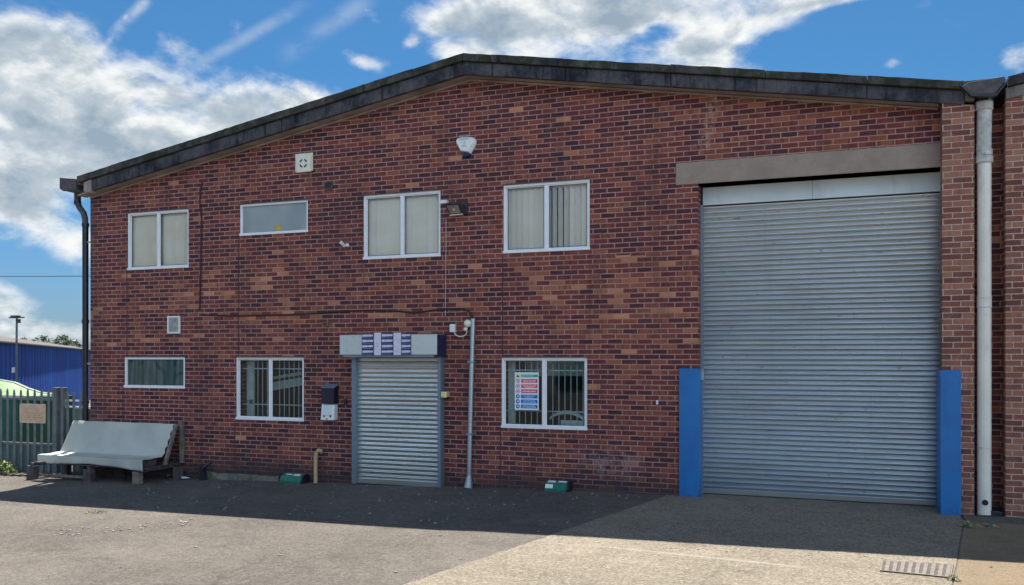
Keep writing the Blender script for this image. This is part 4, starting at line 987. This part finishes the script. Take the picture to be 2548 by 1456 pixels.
# ------------------------------------------------------------------ drain grate
TL, TR, BR, BL = GQ(2205, 1404.5), GQ(2384, 1415), GQ(2377.5, 1448), GQ(2199.6, 1430.5)
v = thing('drain_grate', ((TL[0]+BR[0])/2, (TL[1]+BR[1])/2, za), 'rusty slotted iron drain grate set in the concrete apron', 'drain cover')
def bil(u, w_, z): return (TL[0]*(1-u)*(1-w_)+TR[0]*u*(1-w_)+BR[0]*u*w_+BL[0]*(1-u)*w_, TL[1]*(1-u)*(1-w_)+TR[1]*u*(1-w_)+BR[1]*u*w_+BL[1]*(1-u)*w_, z)
def bb(mb, u0, u1, w0, w1, z0, z1, m=0):
    vv = [bil(a, b_, z) for z in (z0, z1) for a, b_ in ((u0, w0), (u1, w0), (u1, w1), (u0, w1))]
    mb.add(vv, [(0,1,2,3),(4,5,6,7),(0,1,5,4),(1,2,6,5),(2,3,7,6),(3,0,4,7)], m)
M_iron = simple('worn_iron', (.13, .115, .10), .75, var=.3, vscale=20, dirt=(.20, .17, .13)); M_irond = simple('slot_shadow', (.012, .011, .012), .9)
mb = MB(); bb(mb, 0, 1, 0, 1, za+.0045, za+.008); mb.build('pit_shade_plate', M_irond, v)  # flat dark plate standing in for the shade below the bars
mb = MB(); bb(mb, 0, 1, 0, .06, za+.004, za+.013); bb(mb, 0, 1, .94, 1, za+.004, za+.013); bb(mb, 0, .02, .06, .94, za+.004, za+.013); bb(mb, .98, 1, .06, .94, za+.004, za+.013); mb.build('frame', M_iron, v)
mb = MB()
for i in range(9):
    u = .02+.96*(i+.0)/9; bb(mb, u+.045, u+.045+.058, .06, .94, za+.004, za+.0125)
    for j in range(9): w0 = .08+.85*j/9; bb(mb, u, u+.046, w0, w0+.045, za+.004, za+.0115)
mb.build('bars', M_iron, v)

# ------------------------------------------------------------------ plants
def leafmat(name, a, b_):
    m, t, b = material(name); p = t.pos()
    c = t.mix(t.sm(t.noise(p, 3.5, 4, .6), .3, .7), a, b_); t.inp(b.inputs['Base Color'], c); b.inputs['Roughness'].default_value = .6
    return m
M_leaf = leafmat('weed_leaf', (.13, .19, .04), (.27, .33, .10)); M_leafd = leafmat('tree_leaf', (.04, .07, .02), (.09, .12, .035)); M_bark = simple('bark', (.12, .10, .08), .9)
M_dry = leafmat('dry_weed', (.22, .26, .12), (.42, .38, .24))
def plant(name, x, y, r, h, n, ls, label, cat, mat=M_leaf, z=None):
    z = gz(x) if z is None else z; v = thing(name, (x, y, z), label, cat); mb = MB(); st = MB()
    for i in range(max(3, n//12)):
        a = random.uniform(0, 6.28); st.tube([(x, y, z-.01), (x+cos(a)*r*.4, y+sin(a)*r*.4, z+h*.5), (x+cos(a)*r*.75, y+sin(a)*r*.75, z+h*.8)], [.006, .004, .002], 5)
    for i in range(n):
        a = random.uniform(0, 6.28); rr = r*math.sqrt(random.random()); zz = z+h*(1-(rr/r)**2*.8)*random.uniform(.15, 1)
        c = Vector((x+cos(a)*rr, y+sin(a)*rr, zz)); d = Vector((random.uniform(-1,1), random.uniform(-1,1), random.uniform(-.2,.9))).normalized(); e = d.cross(Vector((random.uniform(-1,1), random.uniform(-1,1), random.uniform(-1,1)))).normalized()
        s = ls*random.uniform(.6, 1.3); mb.add([tuple(c-d*s), tuple(c+e*s*.45), tuple(c+d*s), tuple(c-e*s*.45)], [(0,1,2,3)])
    st.build('stem', M_bark, v); mb.build('foliage', mat, v)
a = G(18, 1178); plant('leafy_weed', a[0]-.2, a[1]-.05, .36, .27, 420, .04, 'pale green leafy bush at the foot of the palisade fence', 'bush')
a = GQ(240, 1283); plant('small_weed', a[0], a[1], .15, .03, 60, .016, 'low yellow green weed on the sunlit asphalt near the shadow edge', 'weed', M_leaf)
a = GQ(2418, 1322); plant('apron_weed', a[0], a[1]+.08, .08, .08, 90, .02, 'ragged green weed at the corner of the concrete apron by the pier', 'weed', M_dry, za)
a = GQ(2440, 1316); plant('pavement_weed', a[0]+.1, a[1]+.02, .12, .03, 50, .014, 'dry low weed along the joint under the pale downpipe', 'weed', M_dry, za)
a = GQ(2385, 1455); plant('joint_weed', a[0], a[1]+.05, .06, .05, 80, .012, 'thin weed in the joint beside the drain grate', 'weed', M_dry, za)

# ------------------------------------------------------------------ palisade fence
FY = .12
fx_r = XL-.25
fl = thing('palisade_fence', (-15.2, FY, gz(-15)), 'grey steel palisade fence with pointed pales left of the brick unit', 'fence')
ptop = 1.42
def pale(x, y, top, zb=-.35):
    mb = MB(); w_ = .034; d = .012
    prof_ = [(-w_, 0), (-w_*.45, -d), (w_*.45, -d), (w_, 0)]; v = []
    for z, s in ((zb, 1), (top-.09, 1), (top-.03, .75), (top, .08)):
        for (a, dd) in prof_: v.append((x+a*s, y+dd*s-.02, z))
    f = [(r_*4+k, r_*4+k+1, (r_+1)*4+k+1, (r_+1)*4+k) for r_ in range(3) for k in range(3)]
    mb.add(v, f); o = mb.build('pale', M_galvf, fl); s = o.modifiers.new('s', 'SOLIDIFY'); s.thickness = .004; return o
posts_px = (142, 160)
pxs = [Q(p_, 1050, FY)[0] for p_ in posts_px]
x = Q(4.1, 1050, FY)[0]; step = (Q(123.6, 1050, FY)[0]-x)/7.0
xs_ = [x+step*k for k in range(-26, 8)]
for x in xs_: pale(x, FY, ptop+random.uniform(-.01, .01))
for p_ in (171, 186.5, 203): pale(Q(p_, 1050, FY)[0], FY, ptop-.03)
for z in (1.22, .33): MB().box(xs_[0], pxs[0], FY+.0, FY+.04, z-.025, z+.025).build('rail', M_galvf, fl)
for z in (1.21, 1.09): MB().box(pxs[1], fx_r+.24, FY+.0, FY+.04, z-.018, z+.012).build('rail', M_steelbar, fl)
MB().box(pxs[0]-.055, pxs[0]+.055, FY-.06, FY+.05, -.35, 1.46).build('post', M_galvf, fl, bevel=.004)
MB().box(pxs[1]-.035, pxs[1]+.035, FY-.05, FY+.05, -.35, 1.46).build('post', M_galvf, fl, bevel=.004)
for xx in (xs_[8], xs_[-17]): MB().box(xx+.06, xx+.14, FY+.04, FY+.14, -.35, 1.40).build('post', M_galvf, fl, bevel=.004)
MB().box(xs_[0], pxs[1], FY+.041, FY+.05, -.35, .31).build('kick_sheet', M_kick, fl)
MB().box(pxs[1]+.04, fx_r+.24, FY+.18, FY+.2, -.35, 1.05).build('kick_sheet', M_kick, fl)
a, b_ = Q(49, 1009, FY-.06), Q(114, 1059, FY-.06); n_ = 6; rr_ = .025
v = thing('fence_sign', ((a[0]+b_[0])/2, FY-.06, (a[1]+b_[1])/2), 'faded tan notice board with rounded corners hung on the palisade fence', 'sign')
def rrect(x0, x1, z0, z1, r): return [(cx_+cos(q)*r, cz_+sin(q)*r) for cx_, cz_, q0 in ((x0+r, z0+r, pi), (x1-r, z0+r, 1.5*pi), (x1-r, z1-r, 0), (x0+r, z1-r, .5*pi)) for q in (q0, q0+pi/6, q0+pi/3, q0+pi/2)]
MB().prism(rrect(a[0], b_[0], b_[1], a[1], .03), FY-.062, FY-.055).build('board', M_tanedge, v)
MB().prism(rrect(a[0]+.02, b_[0]-.02, b_[1]+.02, a[1]-.02, .02), FY-.064, FY-.062).build('face', M_tan, v)
mb = MB(); W0, H0 = b_[0]-a[0], a[1]-b_[1]
glyphs(mb, a[0]+W0*.36, a[0]+W0*.64, b_[1]+H0*.80, H0*.07, FY-.067, 1, 5)
for k, (u0, u1) in enumerate(((.15, .46), (.15, .44), (.18, .46), (.2, .45))): glyphs(mb, a[0]+W0*u0, a[0]+W0*u1, b_[1]+H0*(.50-k*.11), H0*.035, FY-.066, 0, 9)
for k, (u0, u1) in enumerate(((.54, .88), (.54, .8), (.54, .86))): glyphs(mb, a[0]+W0*u0, a[0]+W0*u1, b_[1]+H0*(.50-k*.11), H0*.035, FY-.066, 0, 9)
mb.build('faded_text', [M_tantext, M_tanedge], v)

# ------------------------------------------------------------------ background left
# green tank with ribbed domed lid
M_lid = simple('green_lid', (.10, .22, .095), .6, var=.15, vscale=3); M_lidrib = simple('lid_rib', (.22, .34, .15), .6); M_trim = simple('white_trim', (.42, .45, .38), .6)
ty = 2.6; pr_ = [(-60, 950), (0, 952), (37, 958.5), (70, 973), (103, 984), (134, 994)]
v = thing('green_tank', (Q(40, 1000, ty)[0], ty, -1.2), 'dark green storage tank with a pale green ribbed lid and white rim behind the fence', 'tank')
ez_ = Q(60, 991, ty)[1]; pts = [Q(x, y, ty+.9) for x, y in pr_]
mb = MB(); NR = 10
rows = []
for j in range(NR+1):
    k = j/NR
    row = []
    for (x, z) in pts:
        xf = Q(136, 991, ty)[0]; zz = ez_+(max(z, ez_)-ez_)*sin(k*pi/2)
        row.append((x+(0.0)*(1-k), ty+.9*k, zz))
    rows.append(row)
np_ = len(pts)
for j in range(NR):
    for i in range(np_-1):
        a0, a1, b0, b1 = rows[j][i], rows[j][i+1], rows[j+1][i+1], rows[j+1][i]
        mb.add([a0, a1, b0, b1], [(0,1,2,3)])
        rz_ = .012; mb.add([(a0[0], a0[1]-.01, a0[2]+.0), (a1[0], a1[1]-.01, a1[2]), (a1[0], a1[1]+.03, a1[2]+rz_), (a0[0], a0[1]+.03, a0[2]+rz_)], [(0,1,2,3)], 1 if j == 0 else 2)
mb.build('lid', [M_lid, M_trim, M_lidrib], v)
rim = [(rows[NR][i][0], rows[NR][i][1], rows[NR][i][2]+.01) for i in range(np_)]; MB().tube(rim, .035, 8).build('rim', M_trim, v, smooth=True)
MB().box(pts[0][0], pts[-1][0]+.05, ty-.03, ty+.02, ez_-.09, ez_+.02).build('eaves_trim', M_trim, v)
MB().box(pts[0][0], pts[-1][0]-.15, ty+.03, ty+1.7, -1.4, ez_-.05).build('body', M_dkgreen, v)

# blue warehouse
m, t, b = material('blue_cladding'); M_clad = m; p = t.pos(); x, y, z = t.sep(p)
al = t.m('ADD', t.m('MULTIPLY', x, -.736), t.m('MULTIPLY', y, .788))
n1 = t.noise(t.comb(t.m('MULTIPLY', al, .35), 0, t.m('MULTIPLY', z, .25)), 1, 4, .6)
c = t.mix(t.sm(n1, .35, .7), (.0012, .036, .21), (.002, .055, .30)); c = t.mix(t.m('MULTIPLY', t.sm(n1, .62, .75), .35), c, (.02, .10, .33))
t.inp(b.inputs['Base Color'], c); b.inputs['Roughness'].default_value = .7; b.inputs['Specular IOR Level'].default_value = .15
p1 = R(0, 35); dv = Vector((-.736, .788)).normalized(); o0 = Vector(p1) - dv*10; o1 = Vector(p1)+dv*62
zw = CH + (HY-850)*35/F; GL = -2.2
v = thing('blue_warehouse', (o0.x, o0.y, GL), 'long royal blue clad warehouse with a grey brown roof beyond the palisade fence', 'building')
mb = MB(); n = 240; nv = Vector((dv.y, -dv.x))
if (Vector((0, -CD))-o0).dot(nv) < 0: nv = -nv
prev = None
for i in range(n+1):
    q = o0+(o1-o0)*i/n+nv*(.05 if (i//2) % 2 else 0)
    if prev is not None: mb.quad((prev.x, prev.y, GL-.3), (q.x, q.y, GL-.3), (q.x, q.y, zw), (prev.x, prev.y, zw))
    prev = q
bk_ = -nv*18; e0, e1 = o0+bk_, o1+bk_
mb.quad((o0.x, o0.y, GL), (e0.x, e0.y, GL), (e0.x, e0.y, zw), (o0.x, o0.y, zw)); mb.quad((o1.x, o1.y, GL), (e1.x, e1.y, GL), (e1.x, e1.y, zw), (o1.x, o1.y, zw)); mb.quad((e0.x, e0.y, GL), (e1.x, e1.y, GL), (e1.x, e1.y, zw), (e0.x, e0.y, zw))
mb.build('wall', M_clad, v)
M_wroof = simple('warehouse_roof', (.075, .065, .062), .8, var=.2, vscale=.3)
mb = MB(); r_0, r_1 = o0-nv*9, o1-nv*9; f0, f1_ = o0+nv*.35, o1+nv*.35; zr0, zr1 = 2.85, 4.1
mb.quad((f0.x, f0.y, zw), (f1_.x, f1_.y, zw), (r_1.x, r_1.y, zr1), (r_0.x, r_0.y, zr0)); mb.quad((e0.x, e0.y, zw), (e1.x, e1.y, zw), (r_1.x, r_1.y, zr1), (r_0.x, r_0.y, zr0))
mb.quad((f0.x, f0.y, zw-.05), (f1_.x, f1_.y, zw-.05), (f1_.x, f1_.y, zw), (f0.x, f0.y, zw)); mb.quad((f0.x, f0.y, zw-.05), (f1_.x, f1_.y, zw-.05), (o1.x, o1.y, zw-.04), (o0.x, o0.y, zw-.04))
mb.quad((e0.x, e0.y, zw), (o0.x, o0.y, zw), (r_0.x, r_0.y, zr0), (r_0.x, r_0.y, zr0-.01)); mb.quad((e1.x, e1.y, zw), (o1.x, o1.y, zw), (r_1.x, r_1.y, zr1), (r_1.x, r_1.y, zr1-.01))
mb.build('roof', M_wroof, v)

# lamp post
LT_ = 27.0; lx, ly = R(40, LT_); q = LT_/60
v = thing('floodlight_mast', (lx, ly, gz(lx)), 'slim grey lamp mast with a flat crossbar in front of the blue warehouse', 'lamp post')
zt = CH+(HY-790)*LT_/F; MB().tube([(lx-.05, ly, gz(lx)-.05), (lx, ly, .5), (lx+.03, ly, zt)], [.045, .036, .03], 10).build('mast', M_galvf, v, smooth=True)
MB().box(lx-.62*q, lx+.72*q, ly-.06*q, ly+.06*q, zt-.05*q, zt+.03*q).build('crossbar', M_cast, v); MB().box(lx-.35*q, lx+.25*q, ly-.15*q, ly+.15*q, zt+.031*q, zt+.13*q).build('lamp_head', M_cast, v)
MB().box(lx+.1*q, lx+.32*q, ly-.1*q, ly+.1*q, zt-.38*q, zt-.12*q).build('camera_box', M_cast, v); z_ = CH+(HY-921)*LT_/F; MB().box(lx-.26*q, lx-.08*q, ly-.12*q, ly+.05*q, z_-.17*q, z_+.17*q).build('control_box', M_label, v)
# overhead cable
p0 = R(-200, 70); p1 = R(260, 45); za_, zb_ = CH+(HY-686)*70/F, CH+(HY-688)*45/F
x0_, y0_ = R(-200, 70); mb = MB(); pt = []
for i in range(13): k = i/12; t0 = 70+(45-70)*k; xx, yy = R(-200+460*k, t0); pt.append((xx, yy, CH+(HY-686.5-1.5*sin(pi*k))*t0/F))
mb.tube(pt, .022, 5); tag(mb.build('overhead_cable', M_cable), 'thin overhead cable crossing the sky left of the brick unit', 'cable')

# trees
def tree(x, y, h, r, n, ls, label, z=-2.2, cat='tree', sparse=1.0, grp=None):
    v = thing('broadleaf_tree', (x, y, z), label, cat, grp); tr = MB(); tr.tube([(x, y, z-.2), (x+.1, y, z+h*.3), (x, y+.1, z+h*.6), (x, y, z+h*.9)], [h*.03, h*.022, h*.013, h*.004], 8); cl = []
    for i in range(16):
        a = random.uniform(0, 6.28); hh = random.uniform(.35, .95); rr = r*random.uniform(.35, .95)*(1.15-abs(hh-.6)); c = Vector((x+cos(a)*rr, y+sin(a)*rr, z+h*hh))
        tr.tube([(x, y, z+h*max(.25, hh-.25)), tuple(c)], [h*.009, h*.003], 5); cl.append((c, r*random.uniform(.25, .45)))
    cl.append((Vector((x, y, z+h*.93)), r*.3)); tr.build('trunk', M_bark, v); mb = MB()
    for i in range(n):
        c, s_ = random.choice(cl); d = Vector((random.gauss(0,1), random.gauss(0,1), random.gauss(0,.8)))*s_*.55; q = c+d
        a = Vector((random.uniform(-1,1), random.uniform(-1,1), random.uniform(-.4,.6))).normalized(); e = a.cross(Vector((random.uniform(-1,1), random.uniform(-1,1), random.uniform(-1,1)))).normalized(); s = ls*random.uniform(.6, 1.4)
        mb.add([tuple(q-a*s), tuple(q+e*s*.6), tuple(q+a*s), tuple(q-e*s*.6)], [(0,1,2,3)])
    mb.build('crown', M_leafd, v)
GT = 'tree tops behind the blue warehouse roof'
for (px, py, t0, r, lb, n) in ((58, 839, 190, 1.3, 'thin tree top showing over the blue warehouse roof just right of the lamp mast', 500), (84, 841, 200, 1.2, 'lowest sparse tree top over the blue warehouse roof', 350), (110, 832, 205, 1.6, 'spiky tree top in the middle of the blue warehouse roofline', 700), (157, 833, 215, 2.2, 'bushy pale green tree top over the blue warehouse roof nearest the brick unit', 1500), (190, 843, 220, 1.3, 'low tree top touching the black downpipe over the warehouse roof', 500), (8, 838, 190, 1.0, 'faint tree top over the warehouse roof at the left edge', 300)):
    x, y = R(px, t0); h = CH+(HY-py)*t0/F+2.2; tree(x, y, h, r, n, .22, lb, grp=GT)
tree(-33, -23.5, 12, 3.6, 4500, .14, 'leafy tree across the yard behind the camera, mirrored in the upper left window')
tree(-26, -31, 10.8, 3.0, 2500, .14, 'smaller leafy tree across the yard beyond the first one')
# opposite warehouse behind the camera (seen in the lower panes)
v = thing('opposite_warehouse', (4, -36, 0), 'pale grey clad warehouse across the yard, mirrored in the lower windows', 'building')
M_opp = simple('pale_cladding', (.30, .31, .31), .6, var=.1, vscale=.4); M_oppd = simple('dark_door', (.02, .03, .04), .5)
MB().box(-20, 30, -56, -36, -.3, 5.6).build('wall', M_opp, v); MB().box(-20.3, 30.3, -56.3, -35.7, 5.601, 6.1).build('roof', M_wroof, v)
for xx in (-16, -6, 6, 18): MB().box(xx, xx+4.5, -35.99, -35.9, .05, 4.2).build('door', M_oppd, v)

# ------------------------------------------------------------------ sky
SUN = Vector((-.159, .465, 1.0)).normalized(); el = math.asin(SUN.z); rot = math.atan2(SUN.x, SUN.y)
world = bpy.data.worlds.new('World'); scene.world = world; world.use_nodes = True
t = NT(world.node_tree); bg = t.n['Background']
sky = t.new('ShaderNodeTexSky', sky_type='NISHITA'); sky.sun_disc = False; sky.sun_elevation = el; sky.sun_rotation = rot
sky.altitude = 50; sky.air_density = 1.0; sky.dust_density = .6; sky.ozone_density = 2.5
d = t.new('ShaderNodeTexCoord').outputs['Generated']; x, y, z = t.sep(d)
az = t.m('ARCTAN2', x, y); hor = t.m('SQRT', t.m('ADD', t.m('MULTIPLY', x, x), t.m('MULTIPLY', y, y))); ela = t.m('ARCTAN2', z, hor)
def AE(px, py): u = (px-CX)/F; return -PHI+math.atan(u), math.atan((HY-py)/F*cos(math.atan(u)))
wn = t.noise(d, 5, 3, .5, 0, True); wx, wy, wz = t.sep(wn)
azw = t.m('ADD', az, t.m('MULTIPLY', t.m('SUBTRACT', wx, .5), .05)); elw = t.m('ADD', ela, t.m('MULTIPLY', t.m('SUBTRACT', wy, .5), .04))
def blob(px, py, rx, ry, wgt=1.0, ang=0.0):
    a0, e0 = AE(px, py); ra, re = rx/F*cos(math.atan((px-CX)/F))**1.5, ry/F; ca, sa = cos(ang), sin(ang)
    da = t.m('SUBTRACT', azw, a0); de = t.m('SUBTRACT', elw, e0)
    u = t.m('ADD', t.m('MULTIPLY', da, ca/ra), t.m('MULTIPLY', de, sa/ra)); v_ = t.m('ADD', t.m('MULTIPLY', da, -sa/re), t.m('MULTIPLY', de, ca/re))
    r2 = t.m('ADD', t.m('MULTIPLY', u, u), t.m('MULTIPLY', v_, v_))
    return t.m('MULTIPLY', t.m('POWER', 2.718, t.m('MULTIPLY', r2, -1.0)), wgt)
BL_ = [(110, 150, 220, 95, 1.0, -.1), (200, 300, 250, 110, 1.15, -.2), (60, 380, 220, 90, .9, 0), (20, 200, 160, 120, .8, 0), (390, 270, 130, 90, .8, -.2), (600, 300, 230, 62, 1.1, .05), (440, 115, 110, 40, .55, -.3),
       (60, 530, 220, 75, 1.0, -.12), (190, 600, 90, 45, .6, -.2), (10, 745, 85, 45, .95, -.3), (80, 830, 260, 30, .9, 0), (300, 400, 90, 40, .5, 0), (770, 250, 110, 38, .75, .1),
       (885, 145, 62, 26, .85, -.35), (1150, 70, 120, 62, .95, 0), (1420, 60, 300, 95, 1.2, 0), (1750, 120, 150, 60, 1.0, .1), (1700, 20, 280, 45, .9, 0), (1960, 40, 200, 28, .6, .25), (1130, 130, 70, 22, .75, 0),
       (1850, 170, 120, 22, .5, 0), (2215, 176, 28, 15, .7, 0), (2530, 160, 60, 38, .9, .4), (1010, 100, 22, 16, .55, 0), (2100, 10, 130, 14, .5, 0), (1640, 88, 60, 28, -.75, 0), (330, 45, 80, 9, .5, .85), (1400, -160, 600, 120, .6, 0), (300, -200, 500, 120, .5, 0)]
mask = None
for b_ in BL_:
    k = blob(*b_); mask = k if mask is None else t.m('ADD', mask, k)
mask = t.m('MINIMUM', mask, 1.25)
# general broken cloud everywhere outside the photographed sector
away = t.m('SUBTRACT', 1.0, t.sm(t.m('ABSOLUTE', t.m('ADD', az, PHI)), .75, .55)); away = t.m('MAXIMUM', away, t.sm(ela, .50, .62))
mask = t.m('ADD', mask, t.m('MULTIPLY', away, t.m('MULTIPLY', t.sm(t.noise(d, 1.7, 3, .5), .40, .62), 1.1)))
dd = t.vm('MULTIPLY', d, (1.0, 1.0, 1.7))
nf = t.noise(dd, 11, 9, .58, .15); nf2 = t.noise(t.vm('ADD', dd, (.004, -.003, .016)), 11, 9, .58, .15)
nl = t.noise(dd, 4.2, 4, .5)
dens = t.m('ADD', t.m('SUBTRACT', t.m('MULTIPLY', mask, .85), .48), t.m('MULTIPLY', t.m('SUBTRACT', nf, .5), 2.1))
alpha = t.sm(dens, -.16, .55)
# thin high streaks (old contrails)
def streak(p0, p1, w, s):
    a0, e0 = AE(*p0); a1, e1 = AE(*p1); L = math.hypot(a1-a0, e1-e0); ux, uy = (a1-a0)/L, (e1-e0)/L
    da = t.m('SUBTRACT', az, a0); de = t.m('SUBTRACT', ela, e0); al = t.m('ADD', t.m('MULTIPLY', da, ux/L), t.m('MULTIPLY', de, uy/L)); di = t.m('ABSOLUTE', t.m('ADD', t.m('MULTIPLY', da, -uy), t.m('MULTIPLY', de, ux)))
    return t.m('MULTIPLY', t.m('MULTIPLY', t.sm(di, w/F, 0), t.m('MULTIPLY', t.sm(al, -.1, .2), t.sm(al, 1.1, .8))), s)
stk = t.m('ADD', t.m('ADD', streak((275, 95), (375, -10), 20, .6), streak((430, 190), (760, 10), 22, .22)), streak((700, 140), (930, -10), 34, .2))
stk = t.m('MULTIPLY', stk, t.sm(nf, .3, .6)); alpha = t.m('MAXIMUM', alpha, t.m('MINIMUM', stk, .7))
thick = t.sm(t.m('ADD', dens, t.m('MULTIPLY', t.m('SUBTRACT', nl, .5), .9)), .10, 1.0)
rimlit = t.m('MULTIPLY', t.m('SUBTRACT', nf, nf2), 4.0)
SKYK = .38                                            # displayed value -> radiance, set with the exposure below
def sc(c): return tuple(v_*SKYK for v_ in c)
cl = t.ramp(t.m('SUBTRACT', thick, rimlit), [(0, sc((.90, .91, .90))), (.22, sc((.74, .78, .80))), (.5, sc((.50, .57, .63))), (1, sc((.30, .39, .48)))])
skyc = t.new('ShaderNodeHueSaturation'); skyc.inputs['Saturation'].default_value = 1.0; t.l.new(sky.outputs[0], skyc.inputs['Color'])
low = t.sm(z, .20, .02); skm = t.vm('MULTIPLY', skyc.outputs[0], t.comb(t.m('ADD', .0120, t.m('MULTIPLY', low, .0035)), t.m('SUBTRACT', .0258, t.m('MULTIPLY', low, .0025)), .0350))
# unseen front-lit clouds away from the sun, boosted and blued to fill facade shade
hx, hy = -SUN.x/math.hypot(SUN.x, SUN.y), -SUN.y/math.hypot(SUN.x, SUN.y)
cloud_fill = t.sm(t.m('ADD', t.m('MULTIPLY', x, hx), t.m('MULTIPLY', y, hy)), -.15, .55, 1.0, 2.9)
cl = t.vm('MULTIPLY', cl, t.comb(t.m('POWER', cloud_fill, .88), cloud_fill, t.m('POWER', cloud_fill, 1.15)))
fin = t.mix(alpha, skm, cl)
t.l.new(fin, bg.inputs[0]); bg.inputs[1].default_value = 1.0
world.cycles.sampling_method = 'MANUAL'; world.cycles.sample_map_resolution = 512

sl = bpy.data.lights.new('sun', 'SUN'); sl.energy = 4.3; sl.angle = radians(.53); sl.color = (1.0, .92, .82)
so_ = bpy.data.objects.new('sun', sl); COL.objects.link(so_); so_.rotation_euler = SUN.to_track_quat('Z', 'Y').to_euler(); so_.location = (-10, 30, 60)

cam = bpy.data.cameras.new('camera'); co = bpy.data.objects.new('camera', cam); COL.objects.link(co)
co.location = (0, -CD, CH); co.rotation_euler = (radians(90), 0, PHI)
cam.sensor_width = 36; cam.lens = 36*F/2548; cam.shift_y = (HY-728)/2548; cam.clip_end = 3000; cam.clip_start = .05
scene.camera = co
scene.render.engine = 'CYCLES'
vs = scene.view_settings; vs.view_transform = 'Standard'; vs.look = 'None'; vs.exposure = 1.5; vs.gamma = 1.0
